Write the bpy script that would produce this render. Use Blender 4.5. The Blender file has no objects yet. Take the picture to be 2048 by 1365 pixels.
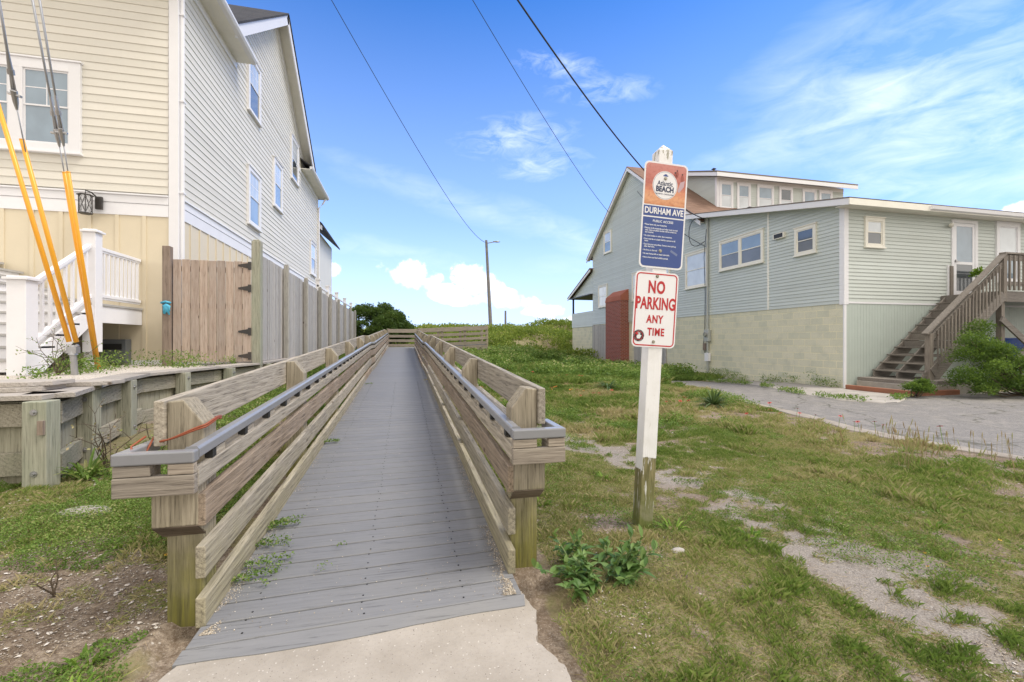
import bpy, math, random
import numpy as np
from mathutils import Vector, Matrix
random.seed(7); rng = np.random.default_rng(7)
SC = bpy.context.scene; COL = SC.collection
EYE = 1.17; YAW = math.atan(216/910)
# ---------------------------------------------------------------- camera
cd = bpy.data.cameras.new('camera'); cam = bpy.data.objects.new('camera', cd); COL.objects.link(cam)
cd.lens = 16.0; cd.sensor_width = 36.0; cd.clip_start = .05; cd.clip_end = 3000
cam.location = (0, 0, EYE); cam.rotation_euler = (math.radians(90), 0, -YAW)
SC.camera = cam
SC.view_settings.view_transform = 'Standard'; SC.view_settings.look = 'None'
SC.view_settings.exposure = 0.72; SC.view_settings.gamma = 1
# ---------------------------------------------------------------- sun + sky
SUN_EL, SUN_AZ = 58, 112          # azimuth clockwise from +Y
sl = bpy.data.lights.new('sun', 'SUN'); sl.energy = 1.75; sl.angle = math.radians(24); sl.color = (1, .94, .85)
so = bpy.data.objects.new('sun', sl); COL.objects.link(so)
e, z = math.radians(SUN_EL), math.radians(SUN_AZ)
sd = Vector((math.sin(z)*math.cos(e), math.cos(z)*math.cos(e), math.sin(e)))
so.rotation_euler = sd.to_track_quat('Z', 'Y').to_euler()

def ray(px, py):
    """unit direction (world) through a spot of the 2048 px wide photograph: used only to aim clouds"""
    u = px-1024; v = 682.5-py
    d = Vector((910*math.sin(YAW)+u*math.cos(YAW), 910*math.cos(YAW)-u*math.sin(YAW), v))
    return d.normalized()

class NT:
    def __init__(s, tree): s.t = tree; s.n = tree.nodes; s.l = tree.links
    def node(s, typ, **kw):
        n = s.n.new(typ)
        for k, v in kw.items():
            if k.startswith('i_'):
                key = k[2:]; key = int(key) if key.isdigit() else key.replace('_', ' ')
                if hasattr(v, 'links') or isinstance(v, bpy.types.NodeSocket): s.l.new(v, n.inputs[key])
                else: n.inputs[key].default_value = v
            else: setattr(n, k, v)
        return n
    def link(s, a, b): s.l.new(a, b)
    def math(s, op, a, b=None, clamp=False):
        n = s.n.new('ShaderNodeMath'); n.operation = op; n.use_clamp = clamp
        for i, v in enumerate((a, b)):
            if v is None: continue
            if isinstance(v, bpy.types.NodeSocket): s.l.new(v, n.inputs[i])
            else: n.inputs[i].default_value = v
        return n.outputs[0]
    def dot(s, a, vec):
        n = s.n.new('ShaderNodeVectorMath'); n.operation = 'DOT_PRODUCT'; s.l.new(a, n.inputs[0]); n.inputs[1].default_value = vec
        return n.outputs['Value']
    def mr(s, v, a, b, c=0., d=1., smooth=False):
        n = s.n.new('ShaderNodeMapRange'); n.clamp = True
        if smooth: n.interpolation_type = 'SMOOTHSTEP'
        s.l.new(v, n.inputs[0])
        for i, q in zip((1, 2, 3, 4), (a, b, c, d)): n.inputs[i].default_value = q
        return n.outputs[0]
    def mix(s, f, a, b, mode='MIX'):
        n = s.n.new('ShaderNodeMix'); n.data_type = 'RGBA'; n.blend_type = mode
        for i, v in ((0, f), (6, a), (7, b)):
            if isinstance(v, bpy.types.NodeSocket): s.l.new(v, n.inputs[i])
            elif i == 0: n.inputs[0].default_value = v
            else: n.inputs[i].default_value = (*v[:3], 1)
        return n.outputs[2]
    def noise(s, vec, scale, detail=4, rough=.55, dist=0, d='3D'):
        n = s.n.new('ShaderNodeTexNoise'); n.noise_dimensions = d
        if vec is not None: s.l.new(vec, n.inputs['Vector'])
        n.inputs['Scale'].default_value = scale; n.inputs['Detail'].default_value = detail
        n.inputs['Roughness'].default_value = rough; n.inputs['Distortion'].default_value = dist
        return n.outputs[0]
    def ramp(s, v, stops):
        n = s.n.new('ShaderNodeValToRGB'); s.l.new(v, n.inputs[0]); r = n.color_ramp
        while len(r.elements) < len(stops): r.elements.new(.5)
        for el, (p, c) in zip(r.elements, stops): el.position = p; el.color = (*c[:3], 1)
        return n.outputs[0]
    def mapping(s, vec, sc=(1, 1, 1), loc=(0, 0, 0), rot=(0, 0, 0)):
        n = s.n.new('ShaderNodeMapping'); s.l.new(vec, n.inputs[0])
        n.inputs['Scale'].default_value = sc; n.inputs['Location'].default_value = loc; n.inputs['Rotation'].default_value = rot
        return n.outputs[0]

w = bpy.data.worlds.new('World'); SC.world = w; w.use_nodes = True
T = NT(w.node_tree); w.node_tree.nodes.clear()
sky = T.node('ShaderNodeTexSky', sky_type='NISHITA', sun_disc=False, sun_elevation=e, sun_rotation=z,
             air_density=1.0, dust_density=.35, ozone_density=2.2, altitude=0)
hs = T.node('ShaderNodeHueSaturation', i_Saturation=1.1, i_Value=1.0, i_Color=T.mix(1., sky.outputs[0], (.76, 1.01, 1.43), 'MULTIPLY'), i_Hue=.5)
tc = T.node('ShaderNodeTexCoord').outputs['Generated']
dz = T.node('ShaderNodeSeparateXYZ', i_0=tc).outputs[2]
hz = T.mr(dz, .0, .6, 1, 0)
base = T.mix(T.math('MULTIPLY', hz, .62), hs.outputs[0], (4.9, 6.2, 9.4)); base = T.mix(T.mr(dz, .0, .26, .6, 0, True), base, (5.2, 6.4, 9.3))
def blob(px, py, sx, sy, rot=0):
    """soft elliptical region of sky around one direction (sizes in radians)"""
    c = ray(px, py); r = c.cross(Vector((0, 0, 1))).normalized(); u = r.cross(c)
    a = math.radians(rot); r2 = r*math.cos(a)+u*math.sin(a); u2 = -r*math.sin(a)+u*math.cos(a)
    p = T.math('DIVIDE', T.dot(tc, r2), sx); q = T.math('DIVIDE', T.dot(tc, u2), sy)
    f = T.math('GREATER_THAN', T.dot(tc, c), 0)
    d2 = T.math('ADD', T.math('MULTIPLY', p, p), T.math('MULTIPLY', q, q))
    return T.math('MULTIPLY', T.math('SUBTRACT', 1., T.math('SQRT', d2), True), f)
def add(*v):
    s_ = v[0]
    for q in v[1:]: s_ = T.math('MAXIMUM', s_, q)
    return s_
# cumulus low over the dune
n1 = T.noise(tc, 15, 7, .6); n2 = T.noise(tc, 38, 5, .6)
cum = add(blob(820, 552, .085, .042, -12), blob(905, 590, .07, .028, -8), blob(955, 565, .075, .05, -30), blob(1005, 600, .11, .032, -10), blob(1085, 622, .085, .02), blob(1260, 640, .25, .02), blob(660, 540, .03, .02),
          blob(2050, 418, .035, .018), blob(745, 628, .05, .012), blob(1560, 660, .4, .02), blob(300, 560, .2, .08))
cum = T.math('ADD', cum, T.math('MULTIPLY', T.mr(cum, 0, .15), T.math('ADD', T.math('MULTIPLY', T.math('SUBTRACT', n1, .5), 1.7), T.math('MULTIPLY', T.math('SUBTRACT', n2, .5), .7))))
cm = T.mr(cum, .2, .48, 0, .9, True)
# thin cirrus, streaked
c0 = ray(1750, 250)
st = T.mapping(tc, (1.4, 1.4, 5.5), rot=(.25, .5, .3))
w1 = T.noise(st, 2.1, 6, .5, .9); w2 = T.noise(st, 6, 5, .5, .5)
ci = add(T.math('MULTIPLY', blob(2010, 190, .42, .2, -15), 1.25), blob(1730, 225, .36, .055, 8), blob(1900, 290, .3, .1, 20), blob(1820, 375, .26, .035, -4),          T.math('MULTIPLY', blob(900, 400, .5, .05, -16), .42), T.math('MULTIPLY', blob(760, 500, .3, .04, -8), .5), T.math('MULTIPLY', blob(1450, 520, .5, .08, 0), .6), T.math('MULTIPLY', blob(1160, 480, .3, .05, -25), .6))
w3 = T.noise(T.mapping(tc, (1, 1, 3.2)), 9, 6, .6, .6)
ci = T.math('MULTIPLY', ci, T.math('ADD', T.mr(w1, .28, .72, .15, 1.25), T.math('MULTIPLY', T.math('SUBTRACT', w3, .5), 3.2)))
small = add(blob(1205, 180, .14, .034, -3), blob(1030, 275, .16, .055, 4), blob(1090, 328, .13, .04, 6), blob(1120, 130, .12, .03, -10))
w4 = T.noise(T.mapping(tc, (1, 1, 2.6)), 17, 7, .62, .8)
ci = T.math('ADD', ci, T.math('MULTIPLY', small, T.mr(w4, .36, .72, 0, 1.5)))
cim = T.mr(ci, .10, 1.5, 0, .58)
shade = T.mr(n1, .35, .6, 0, 1)
cc = T.mix(shade, (6.6, 7.2, 8.6), (9.0, 9.2, 9.7))
col = T.mix(cim, base, (7.9, 8.5, 9.7)); col = T.mix(cm, col, cc)
# broken cloud deck over the street side of the sky, behind the viewer (the window panes mirror it), spread to the sides as added neutral fill
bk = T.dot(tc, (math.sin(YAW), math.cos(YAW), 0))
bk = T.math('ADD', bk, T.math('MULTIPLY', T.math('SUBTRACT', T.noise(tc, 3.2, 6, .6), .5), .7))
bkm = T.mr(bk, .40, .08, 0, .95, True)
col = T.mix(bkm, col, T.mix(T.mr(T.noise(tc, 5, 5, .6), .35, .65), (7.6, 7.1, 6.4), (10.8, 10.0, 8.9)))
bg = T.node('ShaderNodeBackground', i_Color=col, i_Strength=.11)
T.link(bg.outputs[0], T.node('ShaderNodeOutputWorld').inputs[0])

# ================================================================ helpers
def vnoise(x, y, seed=0):
    xi = np.floor(x).astype(np.int64); yi = np.floor(y).astype(np.int64); fx = x-xi; fy = y-yi
    fx = fx*fx*(3-2*fx); fy = fy*fy*(3-2*fy)
    def h(a, b):
        n = (a*374761393+b*668265263+seed*1442695041) & 0xffffffff
        n = ((n ^ (n >> 13))*1274126177) & 0xffffffff
        return ((n ^ (n >> 16)) & 0xffff)/65535.
    return (h(xi, yi)*(1-fx)+h(xi+1, yi)*fx)*(1-fy)+(h(xi, yi+1)*(1-fx)+h(xi+1, yi+1)*fx)*fy
def fbm(x, y, s=1., o=4, seed=0):
    r = 0; a = .5; t = 0
    for i in range(o): r = r+a*vnoise(x*s, y*s, seed+i*7); t += a; s *= 2.03; a *= .5
    return r/t
GP = np.array([(0,0,0),(0,2,0),(-.9,2.1,0),(-.8,1,0),(2,1,0),(4,0,0),(1.2,2.6,.01),(.8,3,0),(-2,3,.06),(-2.8,4,.11),(-2.5,7,.16),(-2,10,.2),(-1.5,14,.28),(-1.5,20,.45),(-2,25,.55),
 (0,5,-.02),(0,8,0),(0,12,.1),(1,6,.0),(1,10,.05),(1,14,.1),(1.2,18,.22),(1.5,24,.42),(4,24,.38),(3,5,-.04),(4,10,-.1),(5,15,-.1),(6,20,0),(4,3,-.03),(6,5,-.08),(8,8,-.12),(9,4,-.12),(11.6,10,-.13),
 (11,14,-.22),(11.6,18.5,-.32),(11.4,22.3,-.42),(11.6,30,.03),(9,24,-.05),(7,28,.5),(6,32,1.1),(9,35,1.8),(2,33,1.0),(4,38,2.0),(0,40,1.9),(8,42,2.2),(14,40,2.6),(20,42,2.6),(-5,32,1.0),(-8,40,1.9),(-15,20,.3),(-15,5,.1),(-6,0,.05),
 (20,5,-.15),(18,12,-.15),(20,25,0),(24,32,1.2),(12,36,1.9),(16,34,1.6)], float)
def gz(x, y):
    x = np.asarray(x, float); y = np.asarray(y, float); sh = x.shape; xf = x.ravel(); yf = y.ravel()
    num = np.zeros_like(xf); den = np.zeros_like(xf)
    for (a, b, c) in GP:
        ww = 1./((xf-a)**2+(yf-b)**2+.4)**1.7; num += ww*c; den += ww
    r = num/den
    far = np.clip((yf-43)/12, 0, 1); r = r*(1-far)+(-1.5)*far
    dn = np.clip((yf-25)/8, 0, 1)*(1-far)
    r += dn*(fbm(xf, yf, .22, 3, 5)-.5)*1.2
    return r.reshape(sh)
def relief(x, y): return np.clip(1.2-y/22, 0, 1)*(y > -2)*np.clip((5.9-x)/.6, 0, 1)*((fbm(x, y, 3.1, 4, 3)-.5)*.05)
def gz1(x, y): return float(gz(np.array([x]), np.array([y]))[0])
PATH = np.array([(1.5,6.2),(2.1,4.6),(2.3,3.5),(2.42,2.7),(2.3,2.0),(2.25,1.2),(2.2,.2)])
def dpath(x, y):
    d = np.full(np.shape(x), 9.)
    for (a, b), (c, e_) in zip(PATH[:-1], PATH[1:]):
        t = np.clip(((x-a)*(c-a)+(y-b)*(e_-b))/((c-a)**2+(e_-b)**2), 0, 1)
        d = np.minimum(d, np.hypot(x-a-t*(c-a), y-b-t*(e_-b)))
    return d
def grass_mask(x, y):
    n = fbm(x, y, 1.7, 4, 11)*.5+fbm(x, y, 7, 3, 31)*.5
    m = n-.455
    far = np.clip((y-3.5)/9, 0, 1)
    m = m+far*.13
    m = m-.11*np.exp(-((x-6)**2)/1.6)*(y < 7)+.05*(x > .7)
    dp = dpath(x, y); m = m-.24*np.exp(-(dp/.34)**2)*np.clip(fbm(x, y, 3.4, 3, 51)*4-1.0, 0, 1)
    m = m+.06*(x > .8)*(x < 2.0)*(y < 4)
    m = np.where((x < -1.0) & (y < 6), m-.03+.12*np.clip((y-2.6), -1, 1), m)
    m = m-.5*np.exp(-((x-1.25)**2+(y-2.72)**2)/.03)
    m = np.where((np.abs(x+.13) < .75) & (y > 1.9), m-.12, m)
    m = np.where((x > -.86) & (x < .62) & (y < 2.0), -1, m)
    m = m+(fbm(x, y, 19, 2, 61)-.5)*.10
    return np.clip(m*6+.35, 0, 1)

class MB:
    """collects shapes, becomes ONE mesh"""
    def __init__(s): s.v = []; s.f = []; s.r = []; s.smooth = False
    def add(s, vs, fs, rnd=None):
        o = len(s.v); r = random.random() if rnd is None else rnd
        s.v += [tuple(v) for v in vs]; s.f += [tuple(i+o for i in f) for f in fs]; s.r += [r]*len(fs)
    def hexa(s, p, rnd=None): s.add(p, [(0,3,2,1),(4,5,6,7),(0,1,5,4),(1,2,6,5),(2,3,7,6),(3,0,4,7)], rnd)
    def box(s, x0, x1, y0, y1, z0, z1, rnd=None):
        s.hexa([(x0,y0,z0),(x1,y0,z0),(x1,y1,z0),(x0,y1,z0),(x0,y0,z1),(x1,y0,z1),(x1,y1,z1),(x0,y1,z1)], rnd)
    def bar(s, p, q, w, h, up=(0,0,1), rnd=None):
        p = Vector(p); q = Vector(q); d = (q-p).normalized(); sd_ = d.cross(Vector(up)).normalized()*w/2; u = sd_.cross(d).normalized()*h/2
        s.hexa([p-sd_-u, p+sd_-u, q+sd_-u, q-sd_-u, p-sd_+u, p+sd_+u, q+sd_+u, q-sd_+u], rnd)
    def slopebox(s, x0, x1, ya, yb, za0, za1, zb0, zb1, rnd=None):   # box along Y with different z at both ends
        s.hexa([(x0,ya,za0),(x1,ya,za0),(x1,yb,zb0),(x0,yb,zb0),(x0,ya,za1),(x1,ya,za1),(x1,yb,zb1),(x0,yb,zb1)], rnd)
    def prism(s, pts, f, n0, n1, rnd=None):
        """polygon pts=(a,b) mapped by f(a,b,n)"""
        k = len(pts); vs = [f(a, b, n0) for a, b in pts]+[f(a, b, n1) for a, b in pts]
        s.add(vs, [tuple(range(k))[::-1], tuple(range(k, 2*k))]+[(i, (i+1) % k, (i+1) % k+k, i+k) for i in range(k)], rnd)
    def tube(s, pts, r, n=8, rnd=None, caps=True):
        pts = [Vector(p) for p in pts]; rs = r if isinstance(r, (list, tuple)) else [r]*len(pts); vs = []; fs = []
        for i, p in enumerate(pts):
            d = (pts[min(i+1, len(pts)-1)]-pts[max(i-1, 0)]).normalized()
            a = d.cross(Vector((0, 0, 1)) if abs(d.z) < .9 else Vector((1, 0, 0))).normalized(); b = d.cross(a)
            vs += [p+(a*math.cos(t*2*math.pi/n)+b*math.sin(t*2*math.pi/n))*rs[i] for t in range(n)]
        for i in range(len(pts)-1):
            fs += [(i*n+t, i*n+(t+1) % n, (i+1)*n+(t+1) % n, (i+1)*n+t) for t in range(n)]
        if caps: fs += [tuple(range(n))[::-1], tuple(range((len(pts)-1)*n, len(pts)*n))]
        s.add(vs, fs, rnd)
    def ball(s, c, r, nu=8, nv=6, sc=(1, 1, 1), rnd=None):
        vs = []; fs = []
        for j in range(nv+1):
            t = math.pi*j/nv
            for i in range(nu): p = 2*math.pi*i/nu; vs.append((c[0]+r*sc[0]*math.sin(t)*math.cos(p), c[1]+r*sc[1]*math.sin(t)*math.sin(p), c[2]+r*sc[2]*math.cos(t)))
        for j in range(nv):
            for i in range(nu): fs.append((j*nu+i, (j+1)*nu+i, (j+1)*nu+(i+1) % nu, j*nu+(i+1) % nu))
        s.add(vs, fs, rnd)
def mesh_np(name, V, F, rnd, per_vert=False):
    """V (n,3), F (m,k) uniform polygons, rnd (m,)"""
    me = bpy.data.meshes.new(name); m, k = F.shape
    me.vertices.add(len(V)); me.vertices.foreach_set('co', V.astype(np.float32).ravel())
    me.loops.add(m*k); me.loops.foreach_set('vertex_index', F.astype(np.int32).ravel())
    me.polygons.add(m); me.polygons.foreach_set('loop_start', (np.arange(m)*k).astype(np.int32))
    me.update(calc_edges=True)
    a = me.attributes.new('rnd', 'FLOAT', 'FACE'); a.data.foreach_set('value', rnd.astype(np.float32))
    return me
WM = {}
def tag(o, label=None, cat=None, group=None, kind=None):
    if label: o['label'] = label
    if cat: o['category'] = cat
    if group: o['group'] = group
    if kind: o['kind'] = kind
    return o
def thing(name, loc, label, cat, group=None, M=None):
    o = bpy.data.objects.new(name, None); COL.objects.link(o); o.empty_display_size = .2
    M = Matrix.Translation(loc) if M is None else M
    o.matrix_world = M; WM[o.name] = M.copy(); return tag(o, label, cat, group)
def link_mesh(name, me, mat, parent=None, loc=None, bevel=0, smooth=False):
    o = bpy.data.objects.new(name, me); COL.objects.link(o); me.materials.append(mat)
    if parent is not None: o.parent = parent; WM[o.name] = WM[parent.name]
    else:
        o.location = loc or (0, 0, 0); WM[o.name] = Matrix.Translation(o.location)
    inv = WM[o.name].inverted(); me.transform(inv)
    if smooth:
        for p in me.polygons: p.use_smooth = True
    if bevel:
        b = o.modifiers.new('bevel', 'BEVEL'); b.width = bevel; b.segments = 2; b.limit_method = 'ANGLE'; b.harden_normals = False
    return o
def build(name, mb, mat, parent=None, loc=None, bevel=0, smooth=False, label=None):
    me = bpy.data.meshes.new(name); me.from_pydata(mb.v, [], mb.f); me.update()
    a = me.attributes.new('rnd', 'FLOAT', 'FACE'); a.data.foreach_set('value', np.array(mb.r, np.float32))
    o = link_mesh(name, me, mat, parent, loc, bevel, smooth)
    if label: o['label'] = label
    return o
def copy_tree(o, parent=None):
    c = o.copy(); COL.objects.link(c)
    if parent is not None: c.parent = parent
    for ch in list(o.children): copy_tree(ch, c)
    return c
# ---------------------------------------------------------------- materials
def newmat(name):
    m = bpy.data.materials.new(name); m.use_nodes = True; t = NT(m.node_tree); m.node_tree.nodes.clear()
    b = t.node('ShaderNodeBsdfPrincipled'); o = t.node('ShaderNodeOutputMaterial'); t.link(b.outputs[0], o.inputs[0])
    return m, t, b, o
def setbump(t, b, h, strength=.3, dist=.01):
    n = t.node('ShaderNodeBump', i_Strength=strength, i_Distance=dist, i_Height=h); t.link(n.outputs[0], b.inputs['Normal'])
def wood(name, lo, hi, axis='y', moss=0., rough=.8, grain=1., knots=True, tint=(.36, .30, .25), scale=1., tintamt=.4, var=1.):
    m, t, b, _ = newmat(name)
    oc = t.node('ShaderNodeTexCoord').outputs['Object']; rnd = t.node('ShaderNodeAttribute', attribute_name='rnd').outputs['Fac']
    off = t.node('ShaderNodeCombineXYZ', i_0=t.math('MULTIPLY', rnd, 37), i_1=t.math('MULTIPLY', rnd, 91), i_2=t.math('MULTIPLY', rnd, 53)).outputs[0]
    v = t.node('ShaderNodeVectorMath', operation='ADD', i_0=oc, i_1=off).outputs[0]
    sc = {'x': (.05, 1, 1), 'y': (1, .05, 1), 'z': (1, 1, .05)}[axis]
    v2 = t.mapping(v, tuple(q*scale for q in sc))
    g = t.noise(v2, 95, 4, .65, .3); g2 = t.noise(v2, 22, 3, .5, 1.2)
    wv = t.node('ShaderNodeTexWave', wave_type='RINGS', rings_direction={'x': 'X', 'y': 'Y', 'z': 'Z'}[axis], i_Vector=v2, i_Scale=11, i_Distortion=5, i_Detail=2)
    f = t.math('ADD', t.math('MULTIPLY', g, .72), t.math('ADD', t.math('MULTIPLY', g2, .2), t.math('MULTIPLY', wv.outputs['Fac'], .08)))
    f = t.mr(f, .30, .70)
    c = t.mix(f, lo, hi)
    blot = t.noise(v, 2.3, 4, .6)
    c = t.mix(t.mr(blot, .42, .68, 0, tintamt), c, tint)
    c = t.mix(1., c, t.node('ShaderNodeCombineColor', i_0=t.mr(rnd, 0, 1, 1-.16*var, 1+.13*var), i_1=t.mr(rnd, 0, 1, 1-.16*var, 1+.11*var), i_2=t.mr(rnd, 0, 1, 1-.15*var, 1+.09*var)).outputs[0], 'MULTIPLY')
    c = t.mix(t.mr(g, .41, .34, 0, .5), c, tuple(q*.45 for q in lo))
    if knots:
        kv = t.node('ShaderNodeTexVoronoi', i_Vector=t.mapping(v, tuple((.45 if q < 1 else 1) for q in sc)), i_Scale=4.2, i_Randomness=1.)
        k = t.mr(kv.outputs['Distance'], .03, .085, .85, 0, True)
        c = t.mix(k, c, (.07, .045, .03))
    if moss:
        pz = t.node('ShaderNodeSeparateXYZ', i_0=t.node('ShaderNodeNewGeometry').outputs['Position']).outputs[2]
        mn = t.noise(oc, 6, 4, .6)
        mm = t.math('MULTIPLY', t.mr(t.math('ADD', pz, t.math('MULTIPLY', mn, .5)), .25, .80, 1, .0, True), moss)
        c = t.mix(t.math('MULTIPLY', mm, t.mr(g, .3, .7, .75, 1.)), c, t.mix(f, (.075, .075, .012), (.25, .235, .05)))
    t.link(c, b.inputs['Base Color']); b.inputs['Roughness'].default_value = rough; b.inputs['Specular IOR Level'].default_value = .25
    setbump(t, b, f, .45*grain, .006)
    return m
def paint(name, colr, rough=.55, dirt=.12, dcol=None, bump=.05, scale=3., metallic=0, var=1.):
    m, t, b, _ = newmat(name); oc = t.node('ShaderNodeTexCoord').outputs['Object']
    rnd = t.node('ShaderNodeAttribute', attribute_name='rnd').outputs['Fac']
    n = t.noise(oc, scale, 5, .6); n2 = t.noise(oc, scale*14, 3, .6)
    dc = dcol or tuple(q*.55 for q in colr)
    c = t.mix(t.math('MULTIPLY', t.mr(n, .4, .75), dirt*1.6), colr, dc); c = t.mix(t.math('MULTIPLY', t.mr(n2, .5, .8), dirt), c, dc)
    c = t.mix(1., c, t.node('ShaderNodeCombineColor', i_0=t.mr(rnd, 0, 1, 1-.04*var, 1+.03*var), i_1=t.mr(rnd, 0, 1, 1-.04*var, 1+.03*var), i_2=t.mr(rnd, 0, 1, 1-.045*var, 1+.03*var)).outputs[0], 'MULTIPLY')
    t.link(c, b.inputs['Base Color']); b.inputs['Roughness'].default_value = rough; b.inputs['Metallic'].default_value = metallic
    if bump: setbump(t, b, n2, bump, .004)
    return m
def flat(name, c, rough=.6, metallic=0, spec=.5):
    m, t, b, _ = newmat(name); b.inputs['Base Color'].default_value = (*c, 1); b.inputs['Roughness'].default_value = rough
    b.inputs['Metallic'].default_value = metallic; b.inputs['Specular IOR Level'].default_value = spec
    return m
def leafmat(name, stops, trans=.35, rough=.6):
    m, t, b, o = newmat(name); rnd = t.node('ShaderNodeAttribute', attribute_name='rnd').outputs['Fac']
    c = t.ramp(rnd, stops); t.link(c, b.inputs['Base Color']); b.inputs['Roughness'].default_value = rough; b.inputs['Specular IOR Level'].default_value = .3
    tr = t.node('ShaderNodeBsdfTranslucent'); t.link(t.mix(.5, c, (.35, .5, .08), 'MIX'), tr.inputs[0])
    mx = t.node('ShaderNodeMixShader', i_0=trans); t.link(b.outputs[0], mx.inputs[1]); t.link(tr.outputs[0], mx.inputs[2]); t.link(mx.outputs[0], o.inputs[0])
    return m
def bricks(name, c1, c2, mortar, bw, bh, msize=.008, rough=.85, worn=None, bump=.5, offset=.5):
    m, t, b, _ = newmat(name); oc = t.node('ShaderNodeNewGeometry').outputs['Position']; s_ = t.node('ShaderNodeSeparateXYZ', i_0=oc)
    v = t.node('ShaderNodeCombineXYZ', i_0=t.math('ADD', s_.outputs[0], s_.outputs[1]), i_1=s_.outputs[2]).outputs[0]
    br = t.node('ShaderNodeTexBrick', offset=offset, i_Vector=v, i_Color1=(*c1, 1), i_Color2=(*c2, 1), i_Mortar=(*mortar, 1), i_Scale=1.)
    br.inputs['Mortar Size'].default_value = msize; br.inputs['Mortar Smooth'].default_value = .3; br.inputs['Bias'].default_value = -.3
    br.inputs['Brick Width'].default_value = bw; br.inputs['Row Height'].default_value = bh
    n = t.noise(oc, 3, 5, .6); n2 = t.noise(oc, 30, 3, .6)
    c = t.mix(t.math('MULTIPLY', t.mr(n2, .4, .7), .3), br.outputs[0], tuple(q*.6 for q in c1))
    if worn: c = t.mix(t.mr(n, .5, .78, 0, .6), c, worn)
    t.link(c, b.inputs['Base Color']); b.inputs['Roughness'].default_value = rough
    h = t.math('ADD', t.math('MULTIPLY', br.outputs[1], -1.), t.math('MULTIPLY', n2, .4)); setbump(t, b, h, bump, .008)
    return m
M = {}
M['rail'] = wood('weathered rail wood', (.17, .15, .125), (.51, .465, .39), 'y', .4, tint=(.38, .34, .26))
M['railbrown'] = wood('brown rail wood', (.13, .10, .072), (.41, .325, .245), 'y', .4, tint=(.40, .34, .28))
M['post'] = wood('weathered post wood', (.15, .13, .095), (.46, .41, .32), 'z', 1.0, tint=(.35, .31, .22), knots=False)
M['railx'] = wood('weathered cross wood', (.17, .145, .12), (.43, .385, .32), 'x', .05)
M['deck'] = wood('grey composite deck', (.18, .183, .19), (.22, .223, .232), 'x', 0, .62, .12, False, (.235, .23, .215), 1., .3, .25)
M['endgrain'] = wood('end grain', (.07, .052, .04), (.17, .135, .10), 'x', 0, knots=False)
M['handrail'] = paint('grey composite handrail', (.24, .245, .262), .28, .12)
M['black'] = flat('black bracket', (.02, .02, .02), .5)
M['fence'] = wood('grey fence wood', (.27, .265, .26), (.52, .51, .495), 'z', .0, tint=(.40, .375, .35))
M['fencep'] = wood('grey fence post', (.22, .215, .20), (.46, .45, .42), 'z', 0, knots=False, tint=(.35, .34, .31))
M['gate'] = wood('pinkish cedar gate', (.27, .205, .165), (.50, .41, .35), 'z', 0, tint=(.40, .36, .33))
M['gatepost'] = wood('brown post', (.17, .13, .10), (.30, .24, .20), 'z', 0)
M['fpost'] = wood('green treated post', (.25, .25, .195), (.50, .49, .39), 'z', 0, knots=False, tint=(.3, .34, .25))
M['retain'] = wood('green treated timber', (.19, .18, .14), (.43, .41, .33), 'z', .1, tint=(.28, .29, .21))
M['retainh'] = wood('treated waler', (.20, .185, .15), (.43, .40, .33), 'y', .1, tint=(.24, .27, .19))
M['cap'] = wood('grey cap board', (.27, .25, .23), (.48, .45, .42), 'y', 0, tint=(.4, .36, .3))
M['stairwood'] = wood('old grey stair wood', (.11, .10, .09), (.29, .265, .24), 'x', 0, tint=(.16, .14, .12))
M['stairwoodz'] = wood('old grey baluster wood', (.12, .105, .09), (.30, .27, .235), 'z', 0, tint=(.18, .15, .13))
M['cream'] = paint('cream clapboard', (.69, .665, .60), .5, .07, (.50, .45, .36), bump=.03, scale=1.1, var=1.5)
M['batten'] = paint('cream board panels', (.68, .60, .45), .5, .05)
M['white'] = paint('white trim', (.78, .78, .81), .45, .05)
M['whitecr'] = paint('cream white trim', (.80, .78, .70), .45, .12)
M['greytread'] = paint('grey treads', (.42, .41, .40), .6, .1)
M['shingle'] = bricks('black shingles', (.03, .03, .034), (.06, .06, .065), (.015, .015, .015), .3, .14, .006, .9)
M['brownsh'] = bricks('brown shingles', (.19, .115, .08), (.27, .17, .12), (.12, .06, .04), .3, .14, .006, .9)
M['vinyl'] = paint('pale green vinyl siding', (.54, .585, .56), .45, .13, (.42, .44, .37), scale=1.0, var=1.6)
M['vpanel'] = paint('grey green panel', (.46, .52, .48), .5, .1)
M['block'] = bricks('painted block', (.66, .64, .50), (.53, .54, .43), (.73, .69, .50), .41, .205, .014, .85, (.42, .44, .37), .5)
M['brick'] = bricks('red brick', (.30, .06, .04), (.17, .033, .025), (.36, .25, .20), .21, .072, .012, .85, None, .7)
M['concrete'] = None
M['steel'] = paint('galvanised steel', (.42, .42, .43), .4, .2, metallic=.8)
M['cable'] = flat('steel cable', (.36, .37, .39), .45, .6)
M['dwire'] = flat('dark wire', (.03, .035, .045), .6)
M['orange'] = paint('yellow plastic guard', (.86, .40, .03), .35, .1, (.6, .26, .02))
M['blkmetal'] = paint('black iron', (.03, .03, .03), .5, .2, (.1, .06, .04))
M['blueglove'] = paint('blue glove', (.08, .42, .62), .5, .1)
M['cord'] = flat('orange cord', (.27, .07, .03), .6)
M['rust'] = paint('rusty steel', (.33, .13, .07), .8, .4, (.18, .1, .07))
M['bluetarp'] = paint('dark blue hull', (.012, .05, .22), .35, .15)
M['metergrey'] = paint('grey box', (.42, .44, .42), .5, .15)
M['greypole'] = wood('grey pole wood', (.13, .13, .135), (.24, .24, .25), 'z', 0, knots=False)
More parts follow.
